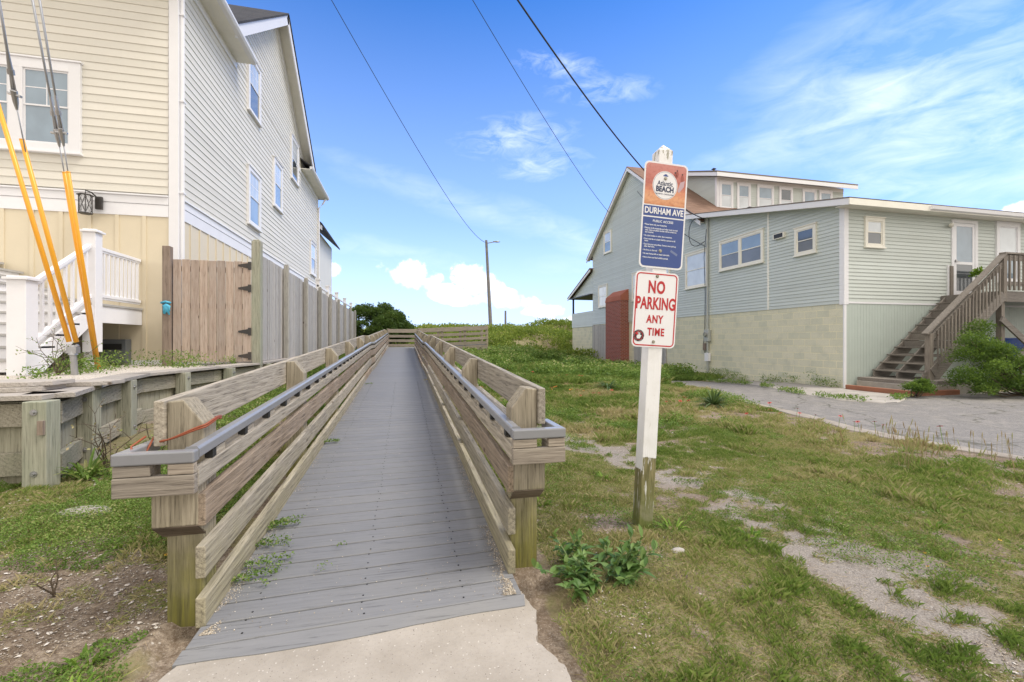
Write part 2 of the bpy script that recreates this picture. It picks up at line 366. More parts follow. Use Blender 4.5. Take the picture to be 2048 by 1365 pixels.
def glassmat(name, base, rough=.06):
    m, t, b, _ = newmat(name); oc = t.node('ShaderNodeTexCoord').outputs['Object']
    n = t.noise(oc, 1.6, 3, .5, .5); t.link(t.mix(t.mr(n, .35, .65), base, tuple(q*.8 for q in base)), b.inputs['Base Color'])
    b.inputs['Roughness'].default_value = rough; b.inputs['Specular IOR Level'].default_value = .9; b.inputs['Coat Weight'].default_value = .6; b.inputs['Coat Roughness'].default_value = .03
    setbump(t, b, n, .04, .02)
    return m
M['glass'] = glassmat('pane with pale blind behind', (.24, .32, .40))
M['glassd'] = glassmat('dark pane', (.09, .105, .12))
M['screen'] = glassmat('insect screen pane', (.16, .17, .18), .35)
M['glassw'] = glassmat('pane with white blind', (.62, .67, .71), .12)
M['lampglass'] = glassmat('lantern glass', (.3, .3, .3))

# ================================================================ terrain
def axis(fine0, fine1, st, lo, hi, mid=0.5):
    a = list(np.arange(fine0, fine1, st)); x = fine1; s_ = mid
    while x < hi: a.append(x); x += s_; s_ *= 1.12 if x > fine1+12 else 1
    a.append(hi); x = fine0-mid; s_ = mid; b = []
    while x > lo: b.append(x); x -= s_; s_ *= 1.2
    b.append(lo); return np.array(b[::-1]+a)
def ground():
    xs = axis(-4.2, 8.0, .06, -600, 600, .35); ys = axis(.2, 11, .06, -60, 900, .3)
    X, Y = np.meshgrid(xs, ys); Z = gz(X, Y)
    Z = Z+relief(X, Y)
    gm = grass_mask(X, Y)
    Z = Z-.05*((X > -.95) & (X < .75) & (Y < 2.15) & (Y > -3))
    Z = np.where((X > 7.4) & (Y < 8) & (Y > -8), Z-.03, Z)
    n, m_ = X.shape; V = np.stack([X, Y, Z], -1).reshape(-1, 3)
    i = np.arange(n*m_).reshape(n, m_); F = np.stack([i[:-1, :-1], i[:-1, 1:], i[1:, 1:], i[1:, :-1]], -1).reshape(-1, 4)
    me = mesh_np('ground', V, F, np.zeros(len(F)))
    for p in me.polygons: pass
    a = me.attributes.new('grassy', 'FLOAT', 'POINT'); a.data.foreach_set('value', gm.astype(np.float32).ravel())
    dp = np.exp(-(dpath(X, Y)/.55)**2)*np.clip(fbm(X, Y, 3.4, 3, 51)*4-.8, 0, 1)
    a = me.attributes.new('gravelly', 'FLOAT', 'POINT'); a.data.foreach_set('value', dp.astype(np.float32).ravel())
    m, t, b, _ = newmat('sandy soil'); oc = t.node('ShaderNodeNewGeometry').outputs['Position']
    g = t.node('ShaderNodeAttribute', attribute_name='grassy').outputs['Fac']; gv = t.node('ShaderNodeAttribute', attribute_name='gravelly').outputs['Fac']
    n1 = t.noise(oc, 1.3, 5, .6); n2 = t.noise(oc, 24, 5, .7); n3 = t.noise(oc, 150, 3, .7)
    soil = t.mix(t.mr(n1, .35, .65), (.27, .21, .155), (.40, .335, .265)); soil = t.mix(t.mr(n2, .4, .66, 0, .85), soil, (.13, .09, .06))
    soil = t.mix(t.mr(t.noise(oc, 75, 5, .8), .44, .60, 0, .6), soil, (.11, .08, .055)); soil = t.mix(t.mr(t.noise(oc, 120, 4, .8), .56, .64, 0, .5), soil, (.52, .46, .39))
    grv = t.mix(t.mr(n3, .35, .65), (.17, .155, .14), (.44, .40, .35))
    soil = t.mix(t.math('MULTIPLY', gv, .9), soil, grv)
    vo = t.node('ShaderNodeTexVoronoi', i_Vector=oc, i_Scale=28., i_Randomness=1.)
    sh = t.math('MULTIPLY', t.mr(vo.outputs['Distance'], .1, .2, 1, 0), t.mr(t.noise(oc, 9, 2), .52, .6))
    soil = t.mix(t.math('MULTIPLY', sh, .6), soil, (.7, .66, .6))
    gr = t.mix(t.mr(n2, .35, .65), (.16, .16, .06), (.32, .275, .155)); gr = t.mix(t.mr(n2, .5, .66, 0, .6), gr, (.24, .18, .115)); gr = t.mix(t.mr(n3, .5, .7, 0, .5), gr, (.38, .31, .20)); gr = t.mix(t.mr(t.noise(oc, 75, 5, .8), .48, .62, 0, .4), gr, (.12, .11, .04))
    gf = t.math('MULTIPLY', t.mr(t.math('ADD', g, t.math('MULTIPLY', t.math('SUBTRACT', n2, .5), .9)), .3, .8, 0, .85, True), 1.)
    t.link(t.mix(gf, soil, gr), b.inputs['Base Color']); b.inputs['Roughness'].default_value = .95; b.inputs['Specular IOR Level'].default_value = .1
    setbump(t, b, t.math('ADD', t.math('MULTIPLY', n2, .6), t.math('MULTIPLY', n3, .5)), .7, .02)
    o = link_mesh('ground', me, m, smooth=True); tag(o, kind='structure')
ground()
# concrete pavement at the foot of the ramp
def concmat(name, c1, c2, speck=1.):
    m, t, b, _ = newmat(name); oc = t.node('ShaderNodeNewGeometry').outputs['Position']
    n1 = t.noise(oc, 2.5, 5, .6); n2 = t.noise(oc, 60, 4, .7); n3 = t.noise(oc, 210, 2, .6)
    c = t.mix(t.mr(n1, .35, .65), c1, c2); c = t.mix(t.mr(n2, .5, .75, 0, .35), c, tuple(q*.7 for q in c1))
    for sc_, off_, cl_ in ((75., 0, (.07, .055, .045)), (60., 5, (.66, .62, .56)), (140., 9, (.12, .10, .08))):
        vo = t.node('ShaderNodeTexVoronoi', i_Vector=t.mapping(oc, loc=(off_, off_, 0)), i_Scale=sc_, i_Randomness=1.); hsh = t.node('ShaderNodeSeparateColor', i_0=vo.outputs['Color']).outputs[0]
        c = t.mix(t.math('MULTIPLY', t.mr(vo.outputs['Distance'], .10, .20, .8*speck, 0), t.mr(hsh, .66, .8)), c, cl_)
    t.link(c, b.inputs['Base Color']); b.inputs['Roughness'].default_value = .85
    setbump(t, b, t.math('ADD', n2, n3), .35, .004)
    return m
M['concrete'] = concmat('pale pavement concrete', (.32, .285, .24), (.42, .38, .33))
M['slab'] = concmat('old slab concrete', (.30, .275, .25), (.42, .39, .35), .5)
M['kerbsand'] = concmat('sandy kerb concrete', (.25, .215, .175), (.36, .32, .27), .6)
def asphalt():
    m, t, b, _ = newmat('gravelly asphalt'); oc = t.node('ShaderNodeNewGeometry').outputs['Position']
    n1 = t.noise(oc, .8, 5, .6); n3 = t.noise(oc, 48, 5, .8); n4 = t.noise(oc, 22, 3, .7)
    c = t.mix(t.mr(n3, .3, .7), (.07, .067, .063), (.335, .315, .295)); c = t.mix(t.mr(n1, .4, .65, 0, .45), c, (.19, .18, .168)); c = t.mix(t.mr(n4, .52, .72, 0, .5), c, (.11, .105, .10)); c = t.mix(t.mr(t.noise(oc, 5, 5, .7), .5, .62, 0, .35), c, (.36, .33, .29)); ck = t.node('ShaderNodeTexVoronoi', feature='DISTANCE_TO_EDGE', i_Vector=t.node('ShaderNodeVectorMath', operation='ADD', i_0=oc, i_1=t.node('ShaderNodeTexNoise', i_Vector=oc, i_Scale=1.5).outputs['Color']).outputs[0], i_Scale=.45); c = t.mix(t.mr(ck.outputs['Distance'], .0, .012, .8, 0), c, (.06, .06, .035))
    t.link(c, b.inputs['Base Color']); b.inputs['Roughness'].default_value = .9; setbump(t, b, n3, .6, .012)
    return m
def sheet(name, rows, mat, dz=.02, nx=40, step=.15, parent=None):
    """surface draped on the ground: rows = [(y, x0, x1)]"""
    ys_ = np.arange(rows[0][0], rows[-1][0], step); ry = [r[0] for r in rows]
    x0 = np.interp(ys_, ry, [r[1] for r in rows]); x1 = np.interp(ys_, ry, [r[2] for r in rows])
    x0 = x0+(fbm(ys_, ys_*0, 2.2, 3, 9)-.5)*.16
    t_ = np.linspace(0, 1, nx-2)**1.5; t_ = np.concatenate([[0], t_, [1]]); X = x0[:, None]+(x1-x0)[:, None]*t_[None]; Y = np.repeat(ys_[:, None], nx, 1)
    Z = gz(X, Y)+dz; Z[:, 0] -= .15; Z[:, -1] -= .15; X[:, 0] -= .004; n, k = X.shape; V = np.stack([X, Y, Z], -1).reshape(-1, 3)
    i = np.arange(n*k).reshape(n, k); F = np.stack([i[:-1, :-1], i[:-1, 1:], i[1:, 1:], i[1:, :-1]], -1).reshape(-1, 4)
    return link_mesh(name, mesh_np(name, V, F, np.zeros(len(F))), mat, smooth=True)
o = sheet('driveway', [(-6, 6.5, 30), (2.5, 6.5, 30), (3.4, 6.32, 30), (4.3, 6.2, 30), (5.2, 6.22, 30), (6.5, 6.6, 30), (7.9, 6.95, 30), (8.3, 7.05, 26), (8.4, 7.08, 12), (9.5, 7.35, 10.6), (11.7, 7.8, 10.3), (13.2, 8.25, 10.0), (14.6, 9.0, 9.5)], asphalt(), .006); tag(o, kind='structure')
o = sheet('kerb', [(-6, 6.33, 6.5), (2.5, 6.33, 6.55), (3.4, 6.15, 6.40), (4.3, 6.03, 6.30), (5.2, 6.05, 6.31), (6.5, 6.43, 6.68), (7.9, 6.8, 7.02), (9.5, 7.25, 7.42), (11.7, 7.72, 7.86)], M['kerbsand'], .014, 7); tag(o, kind='structure')
o = sheet('concrete_apron', [(7.3, 9.6, 9.9), (7.8, 9.1, 10.9), (8.6, 9.2, 11.5), (9.9, 9.6, 11.6), (12, 10.2, 11.68), (14, 10.3, 11.68), (17, 10.5, 11.68)], M['slab'], .016, 16, .2); tag(o, kind='structure')
mb = MB(); raw = [(-.84, -1.5), (-.82, 1.0), (-.83, 1.5), (-.80, 1.93), (-.2, 1.985), (.54, 2.06), (.57, 1.9), (.52, 1.7), (.56, 1.45), (.60, 1.2), (.62, .6), (.6, -1.5)]; pts = []
for (a_, b_), (c_, d_) in zip(raw, raw[1:]+raw[:1]):
    for q in range(14): t_ = q/14; x_, y_ = a_+(c_-a_)*t_, b_+(d_-b_)*t_; j_ = .0 if y_ < -1.4 or (y_ > 1.925 and x_ < .5) else (vnoise(np.array([y_*9]), np.array([x_*3]), 3)[0]-.5)*.05+(vnoise(np.array([y_*40]), np.array([x_*9]), 4)[0]-.5)*.018; pts.append((x_+j_, y_))
mb.prism(pts, lambda a, b, n: (a, b, n), -.08, 0.0); o = build('pavement', mb, M['concrete']); tag(o, kind='structure')
# fill behind the timber retaining wall
def yard():
    xs = np.arange(-22, -2.6, .12); ys = np.arange(4.22, 40, .12); X, Y = np.meshgrid(xs, ys)
    lim = np.interp(Y, [4.2, 5.2, 6.5, 8, 9.1, 40], [-2.74, -2.98, -3.2, -2.95, -2.72, -2.72])
    X = np.minimum(X, lim); Z = .74+(fbm(X, Y, 2.5, 3, 4)-.5)*.05
    n, k = X.shape; V = np.stack([X, Y, Z], -1).reshape(-1, 3); i = np.arange(n*k).reshape(n, k)
    F = np.stack([i[:-1, :-1], i[:-1, 1:], i[1:, 1:], i[1:, :-1]], -1).reshape(-1, 4)
    m, t, b, _ = newmat('shell gravel'); oc = t.node('ShaderNodeNewGeometry').outputs['Position']
    n1 = t.noise(oc, 70, 4, .7); n2 = t.noise(oc, 4, 4, .6)
    c = t.mix(t.mr(n1, .35, .62), (.30, .25, .20), (.78, .73, .66)); c = t.mix(t.mr(n2, .55, .7, 0, .5), c, (.3, .25, .18))
    t.link(c, b.inputs['Base Color']); b.inputs['Roughness'].default_value = .9; setbump(t, b, n1, .8, .02)
    tag(link_mesh('gravel_yard', mesh_np('gravel_yard', V, F, np.zeros(len(F))), m, smooth=True), kind='structure')
yard()

# ================================================================ boardwalk
def dz_(y):
    if y < 2.2: return .025
    if y < 11.7: return .025+.0405*(y-2.2)
    if y < 13.2: return .41
    return .41+.0415*(min(y, 24.3)-13.2)
YE = 24.25
bw = thing('boardwalk', (-.13, 2.0, 0), 'long grey decked beach access ramp with weathered timber railings', 'boardwalk')
mb = MB(); y = 1.965; i = 0
while y < YE-.1:
    k = .055 if y < 6 else .03; z0, z1 = dz_(y), dz_(y+.136)
    sk = lambda x: k*(x+.13)
    xa, xb = (-.83, .56) if y > 2.14 else (-.79+.0, .52)
    xa += random.uniform(-.005, .005)
    mb.hexa([(xa, y+sk(xa), z0-.03), (xb, y+sk(xb), z0-.03), (xb, y+.136+sk(xb), z1-.03), (xa, y+.136+sk(xa), z1-.03),
             (xa, y+sk(xa), z0), (xb, y+sk(xb), z0), (xb, y+.136+sk(xb), z1), (xa, y+.136+sk(xa), z1)])
    y += .1445; i += 1
build('deck', mb, M['deck'], bw, bevel=.0045)
mb = MB()  # threshold strip, worn and a bit wavy
N = 14; top = []; bot = []
for i in range(N+1):
    x = -.80+1.33*i/N; yb = 1.965+.055*(x+.13)-.004; yf = yb-.062+.012*math.sin(x*5)+random.uniform(-.003, .003)
    top.append((x, yb, .022)); bot.append((x-.01, yf, .004))
for i in range(N):
    a, b, c, d = bot[i], bot[i+1], top[i+1], top[i]
    mb.hexa([(a[0], a[1], -.02), (b[0], b[1], -.02), (c[0], c[1], -.02), (d[0], d[1], -.02), a, b, c, d], .5)
build('threshold_strip', mb, M['deck'], bw)
mb = MB()
for yy in np.arange(1.985, 9.5, .1445):
    for x in (-.62, -.17, .27):
        for dy in (.02, .11):
            xx = x+random.uniform(-.012, .012); y_ = yy+dy+.055*(xx+.13)*(1 if yy < 6 else .55); mb.tube([(xx, y_, dz_(y_-.02)-.004), (xx, y_, dz_(y_)+.0025)], .0042, 6)
build('deck_screws', mb, M['black'], bw)['kind'] = 'stuff'
# underside bearers
mb = MB()
for x in (-.74, -.13, .5):
    for (a, b) in ((2.2, 11.7), (11.7, 13.2), (13.2, 24.2)): mb.slopebox(x-.02, x+.02, a, b, dz_(a)-.2, dz_(a)-.032, dz_(b)-.2, dz_(b)-.032)
build('bearer', mb, M['rail'], bw)

def railing(s, xin, ystart, yend, outerU):
    """s=+1 right, -1 left. xin = inner face of the posts"""
    xo = xin+s*.135
    def X(a, b): return (min(xin+s*a, xin+s*b), max(xin+s*a, xin+s*b))
    segs = [(ystart, 11.7), (11.7, 13.2), (13.2, yend)]
    posts = list(np.arange(ystart+.12, yend, 1.95)); ys_ = posts
    for py in posts:
        zb = gz1(xin, py)-.1 if py > 3 else -.15; D = dz_(py)
        mb = MB(); y0, y1 = py, py+.135
        prof = [(0, zb), (.135, zb), (.135, D+.895), (.075, D+.90), (0, D+.80)]
        mb.prism(prof, lambda a, b, n: (xin+s*a, n, b), y0, y1)
        build('post', mb, M['post'], bw, bevel=.006)
    # block bolted in front of the first post, chamfered below
    D = 0; y1 = ystart+.118; y0 = y1-.085; mb = MB()
    mb.prism([(y0, .605), (y1, .605), (y1, .37), (y0, .435)], lambda a, b, n: (n, a, b), *X(-.012, .15))
    pb = build('post_block', mb, M['post'], bw, bevel=.004)
    mb = MB(); mb.prism([(y0+.002, .4325), (y1, .368), (y1, .3655), (y0+.001, .430)], lambda a, b, n: (n, a, b), *X(-.010, .148)); build('end_grain', mb, M['endgrain'], pb)
    # inner rails
    for (za, zb, mt) in ((.405, .535, 'railbrown'), (.195, .325, 'rail'), (-.005, .115, 'rail')):
        for (a, b) in segs:
            y = a+ (.035 if a == ystart else 0)
            while y < b-.05:
                e2 = min(y+3.9, b); e2 = b if b-e2 < .5 else e2
                mb = MB(); x0, x1 = X(-.038, 0); j = random.uniform(-.006, .006)
                mb.slopebox(x0, x1, y+.002, e2-.002, dz_(y)+za+j, dz_(y)+zb+j, dz_(e2)+za-j, dz_(e2)+zb-j)
                build('rail_board', mb, M[random.choice(['rail', 'railbrown']) if mt == 'rail' and y > 5 else mt], bw, bevel=.005); y = e2
    # outer top board
    for (a, b) in segs:
        y = a+(.10 if a == ystart else 0)
        while y < b-.05:
            e2 = min(y+3.9, b); e2 = b if b-e2 < .5 else e2
            mb = MB(); x0, x1 = X(.136, .174)
            mb.slopebox(x0, x1, y, e2-.002, dz_(y)+.715, dz_(y)+.90, dz_(e2)+.715, dz_(e2)+.90)
            build('top_board', mb, M['rail'], bw, bevel=.005); y = e2
    # shelf, its fascia, spacer blocks, handrail
    for (a, b) in segs:
        mb = MB(); x0, x1 = X(-.036, -.0)
        mb.slopebox(x0, x1, a-.02*(a == ystart), b, dz_(a)+.575, dz_(a)+.645, dz_(b)+.575, dz_(b)+.645); build('shelf_fascia', mb, M['rail'], bw, bevel=.004)
        lim = [a]+[p for p in posts if a < p < b]+[b]
        for p, q in zip(lim[:-1], lim[1:]):
            if q-p < .3: continue
            pa = p+(.137 if p in posts else 0); mb = MB(); x0, x1 = X(.002, .165)
            mb.slopebox(x0, x1, pa, q-.002, dz_(pa)+.60, dz_(pa)+.64, dz_(q)+.60, dz_(q)+.64); build('shelf', mb, M['rail'], bw, bevel=.004)
        mb = MB(); x0, x1 = X(-.032, .008)
        hs_ = MB(); zo = .688
        prof = [(-.036, 0), (.012, 0), (.012, .034), (.004, .044), (-.028, .044), (-.036, .034)]
        hs_.add([(xin+s*p, a-.02*(a == ystart), dz_(a)+zo+q) for p, q in prof]+[(xin+s*p, b+.004, dz_(b)+zo+q) for p, q in prof],
                [(0, 1, 2, 3, 4, 5), (11, 10, 9, 8, 7, 6)]+[(i, (i+1) % 6+0, (i+1) % 6+6, i+6) for i in range(6)])
        build('handrail', hs_, M['handrail'], bw, bevel=.003)
    sp = MB(); bk = MB(); y = ystart+.17
    while y < yend-.1:
        x0, x1 = X(-.026, .006); far_ = y > 18
        if not far_: sp = MB(); bk = MB()
        sp.slopebox(x0, x1, y, y+.11, dz_(y)+.646, dz_(y)+.687, dz_(y+.11)+.646, dz_(y+.11)+.687)
        bk.slopebox(*X(-.03, .004), y-.04, y-.001, dz_(y)+.655, dz_(y)+.688, dz_(y)+.655, dz_(y)+.688); y += .405
        if not far_: build('spacer_block', sp, M['rail'], bw); build('handrail_bracket', bk, M['black'], bw)
        if y > 18 and not far_: sp = MB(); bk = MB()
    build('spacer_block', sp, M['rail'], bw)['kind'] = 'stuff'; build('handrail_bracket', bk, M['black'], bw)['kind'] = 'stuff'
    # U shaped end around the first post
    ya = ystart-.06; x0, x1 = X(-.036, outerU); xm = (x0+x1)/2
    mb = MB(); mb.box(x0, x1, ya, ya+.036, .585, .660); build('shelf_fascia', mb, M['railx'], bw, bevel=.004)
    mb = MB(); mb.box(x0+.002, xm-.012*1, ya+.002, ya+.034, .662, .703); mb.box(xm+.045, x1-.002, ya+.002, ya+.034, .662, .703); build('spacer_block', mb, M['railx'], bw, bevel=.003)
    mb = MB(); mb.box(x0-.001, x1+.001, ya-.004, ya+.042, .705, .751); build('handrail', mb, M['handrail'], bw, bevel=.006)
    a, b = X(outerU-.04, outerU); mb = MB(); mb.box(a, b, ya+.043, ya+.27, .706, .751); build('handrail', mb, M['handrail'], bw, bevel=.006)
    mb = MB(); mb.box(a, b, ya+.037, ya+.27, .586, .660); build('shelf_fascia', mb, M['rail'], bw, bevel=.004)
railing(-1, -.815, 2.03, YE, .235)
railing(+1, .535, 2.14, 22.7, .225)
# end railing and the leg that turns right
def cross_rail(x0, x1, y, up0, up1, facing, legs=False):
    for (za, zb) in ((.02, .15), (.26, .39), (.49, .62), (.74, .93)):
        mb = MB(); j = random.uniform(-.008, .008)
        mb.hexa([(x0, y, up0+za+j), (x1, y, up1+za), (x1, y+.04, up1+za), (x0, y+.04, up0+za+j), (x0, y, up0+zb+j), (x1, y, up1+zb), (x1, y+.04, up1+zb), (x0, y+.04, up0+zb+j)])
        build('rail_board', mb, M['railx'], bw, bevel=.004)
    n = max(2, round((x1-x0)/1.3)+1)
    for i in range(n):
        x = x0+(x1-x0)*i/(n-1); u = up0+(up1-up0)*i/(n-1); mb = MB(); mb.box(x-.06, x+.06, y+.042, y+.16, (gz1(x, y)-.1 if legs or 1 else u-.2), u+.95); build('post', mb, M['post'], bw, bevel=.004)
DE = dz_(24)
cross_rail(-.8, .6, YE, DE, DE, -1)
cross_rail(.6, 4.1, YE+.02, DE, DE+.15, -1)
cross_rail(.72, 4.1, 22.72, DE, DE+.15, 1, True)
mb = MB()
for i in range(24):
    x = .56+i*.148; u = DE+.15*(x-.56)/3.5; mb.box(x, x+.142, 22.75, YE, u-.03, u)
build('deck', mb, M['deck'], bw)
mb = MB(); mb.hexa([(.6, 22.71, DE-.26), (4.1, 22.71, DE-.1), (4.1, 22.75, DE-.1), (.6, 22.75, DE-.26), (.6, 22.71, DE-.02), (4.1, 22.71, DE+.13), (4.1, 22.75, DE+.13), (.6, 22.75, DE-.02)]); build('rim_board', mb, M['railx'], bw)
# orange cord over the first left post
mb = MB(); pts = []
for i in range(120):
    t = i/119; a = t*2*math.pi*2.2+.4; c_, s_ = math.cos(a), math.sin(a); q = max(abs(c_)/.088, abs(s_)/.083); q = .6/q+.4*.098
    pts.append((-.889+c_*q*1.08, 2.218+s_*q*1.08, .795+.035*c_+.012*math.sin(i*.13)))
mb.tube(pts, .0042, 6)
pts = [(-1.0, 2.1, .79), (-1.03, 2.06, .76), (-1.01, 2.03, .69), (-.99, 2.08, .66), (-1.02, 2.12, .70), (-.99, 2.14, .78)]
mb.tube(pts, .0042, 6)
tag(build('cord', mb, M['cord'], loc=(-.88, 2.16, .76), smooth=True), 'thin orange cord looped around the first post of the left railing', 'cord')

# ================================================================ retaining wall
poly = [(-5.2, 4.14), (-2.62, 4.18), (-2.95, 5.2), (-3.2, 6.5), (-2.95, 8.0), (-2.70, 9.1), (-2.68, 12.5)]
rw = thing('retaining_wall', (-2.74, 4.18, .1), 'low greenish timber retaining wall with bolted posts and grey cap boards', 'retaining wall')
for k, ((ax, ay), (bx, by)) in enumerate(zip(poly[:-1], poly[1:])):
    d = Vector((bx-ax, by-ay, 0)); L = d.length; d.normalize(); n = Vector((d.y, -d.x, 0)); sgn = 1
    A = Vector((ax, ay, 0)); mb = MB(); q = 0; zb = gz1((ax+bx)/2, (ay+by)/2)-.15
    while q < L-.02:
        w_ = min(.19, L-q); p = A+d*(q+w_/2)+n*(.0+random.uniform(-.003, .003)); mb.bar(p+Vector((0, 0, zb)), p+Vector((0, 0, .715)), .035, w_-.006, up=d); q += .19
    build('sheathing', mb, M['retain'], rw)
    for (z0, hh, oo) in ((.62, .17, .045), (.22, .17, .045)):
        mb = MB(); mb.bar(A+n*oo+Vector((0, 0, z0)), A+d*L+n*oo+Vector((0, 0, z0+(.04 if z0 < .5 else 0))), .045, hh); build('waler', mb, M['retainh'], rw, bevel=.004)
    mb = MB(); mb.bar(A-d*.03+n*.0+Vector((0, 0, .755)), A+d*(L+.04)+n*.0+Vector((0, 0, .755)), .30, .038); build('cap_board', mb, M['cap'], rw, bevel=.004)
def rpost(x, y, w_=.15, ang=0, top=.735, n=(1, 0)):
    mb = MB(); c, s_ = math.cos(ang), math.sin(ang); zb = gz1(x, y)-.1
    def tr(a, b, z): return (x+a*c-b*s_, y+a*s_+b*c, z)
    h = w_/2; mb.hexa([tr(-h, -h, zb), tr(h, -h, zb), tr(h, h, zb), tr(-h, h, zb), tr(-h, -h, top), tr(h, -h, top), tr(h, h, top), tr(-h, h, top)])
    o = build('wall_post', mb, M['fpost'], rw, bevel=.006)
    mb = MB()
    for zz in (.66, .22):
        p0 = Vector(tr(h*n[0], h*n[1], zz)); dn = Vector(tr(n[0], n[1], zz))-Vector(tr(0, 0, zz)); dn.normalize()
        mb.tube([p0+dn*-.002, p0+dn*.006], .022, 12); mb.tube([p0+dn*.006, p0+dn*.02], .010, 6)
    build('bolt', mb, M['steel'], o)
rpost(-2.57, 4.02, .145, .0, n=(0, -1)); rpost(-3.7, 4.02, .15, 0, n=(0, -1))
rpost(-2.72, 4.80, .12, 0, n=(0, -1)); rpost(-3.00, 5.9, .15, .1); rpost(-2.96, 7.15, .13, -.1); rpost(-2.74, 8.2, .13, -.1); rpost(-2.55, 9.6, .12); rpost(-2.54, 11.2, .12)
mb = MB(); mb.box(-2.535, -2.50, 3.92, 3.945, .50, .60); build('small_block', mb, M['gatepost'], rw)
for (x0, x1, y0, y1, z0, z1, rr) in ((-3.52, -2.78, 4.25, 4.62, .776, .812, .0), (-3.44, -2.74, 4.3, 4.66, .814, .85, .0), (-3.1, -2.55, 4.7, 5.0, .777, .815, 0)):
    mb = MB(); mb.prism([(x0, y0), (x1-.1, y0), (x1, y0+.1), (x1, y1), (x0, y1)], lambda a, b, n: (a, b, n), z0, z1)
    tag(build('cap_board', mb, M['cap'], rw, bevel=.004))

# ================================================================ fence + gate
fn = thing('privacy_fence', (-2.68, 9.15, .75), 'tall grey weathered board fence running back beside the boardwalk', 'fence')
fp = np.concatenate([[9.2], 9.2+np.cumsum([2.15]*9)])
for i, y in enumerate(fp):
    mb = MB(); zt = 3.02 if i == 0 else 2.93-.008*i; h = .075 if i == 0 else .05
    mb.prism([(-h, -h), (h, -h), (h, h), (-h, h)], lambda a, b, n: (-2.62+a, y+b, n), .1, zt-.03); mb.prism([(-h*.7, -h*.7), (h*.7, -h*.7), (h*.7, h*.7), (-h*.7, h*.7)], lambda a, b, n: (-2.62+a, y+b, n), zt-.03, zt)
    build('fence_post', mb, M['fpost' if i == 0 else 'fencep'], fn, bevel=.01)
    if i < len(fp)-1:
        mb = MB(); q = y+.08
        while q < fp[i+1]-.1:
            mb.box(-2.73-random.uniform(0, .004), -2.70+random.uniform(0, .012), q, q+.136, .78, 2.83-.008*i+random.uniform(-.012, .012)); q += .142
        build('board_panel', mb, M['fence'], fn)
gt = thing('wooden_gate', (-3.3, 9.12, .78), 'pinkish brown slatted gate with black strap hinges', 'gate')
mb = MB(); x = -3.93
for i in range(9):
    mb.box(x, x+.126, 9.11, 9.13, .80, 2.60+random.uniform(-.008, .008)); x += .1375
build('board_panel', mb, M['gate'], gt, bevel=.002)
mb = MB()
for z in (1.0, 1.75, 2.4): mb = MB(); mb.box(-3.93, -2.72, 9.135, 9.17, z, z+.09); build('gate_frame', mb, M['gate'], gt)
for z in (.90, 1.34, 2.12, 2.53):
    mb = MB(); mb.prism([(-2.90, z-.015), (-2.90, z+.015), (-2.74, z+.045), (-2.74, z-.045)], lambda a, b, n: (a, n, b), 9.095, 9.108)
    mb.box(-2.74, -2.69, 9.09, 9.108, z-.07, z+.07); build('hinge', mb, M['blkmetal'], gt)
mb = MB(); mb.box(-4.07, -3.95, 9.05, 9.17, .6, 2.82)
tag(build('gate_post', mb, M['gatepost'], loc=(-4, 9.1, .78), bevel=.006), 'brown timber gate post tied with a blue glove beside the cream house', 'post')
mb = MB()
for i in range(8):
    a = i*.8; p = Vector((-4.0+random.uniform(-.05, .05), 9.03, 1.77+random.uniform(-.03, .05)))
    mb.tube([(-4.0, 9.03, 1.80), p+Vector((0, -.02, -.02)), p+Vector((random.uniform(-.05, .05), -.02, -.1-random.uniform(0, .07)))], [.025, .03, .012], 7)
mb.tube([(-4.08, 9.04, 1.83), (-4.0, 9.02, 1.85), (-3.93, 9.04, 1.83)], .02, 6)
tag(build('rubber_glove', mb, M['blueglove'], loc=(-4, 9.03, 1.7), smooth=True), 'bright blue rubber glove knotted on the brown gate post', 'glove')

# ================================================================ wall / window kit
class Fr:
    """wall frame: u along the wall, v up, n outwards"""
    def __init__(s, o, u, n): s.o = Vector(o); s.u = Vector(u); s.n = Vector(n)
    def p(s, a, b, c): return tuple(s.o+s.u*a+Vector((0, 0, b))+s.n*c)
    def box(s, mb, u0, u1, v0, v1, n0, n1, rnd=None):
        mb.hexa([s.p(u0,v0,n0), s.p(u1,v0,n0), s.p(u1,v0,n1), s.p(u0,v0,n1), s.p(u0,v1,n0), s.p(u1,v1,n0), s.p(u1,v1,n1), s.p(u0,v1,n1)], rnd)
def siding(F, parent, mat, z0, z1, expo, rng_, lip=.014, skip=[]):
    mb = MB(); z = z0; cnt = 0
    while z < z1-.01:
        zt = min(z+expo, z1); (a0, a1), (b0, b1) = rng_(z), rng_(zt)
        if a1-a0 > .02:
            b1 = max(b1, b0); r = random.random()
            mb.add([F.p(a0, z, 0), F.p(a1, z, 0), F.p(a1, z, lip), F.p(a0, z, lip), F.p(b1, zt, .002), F.p(b0, zt, .002)], [(0, 1, 2, 3), (3, 2, 4, 5)], r)
        z = zt
    return build('siding', mb, mat, parent)
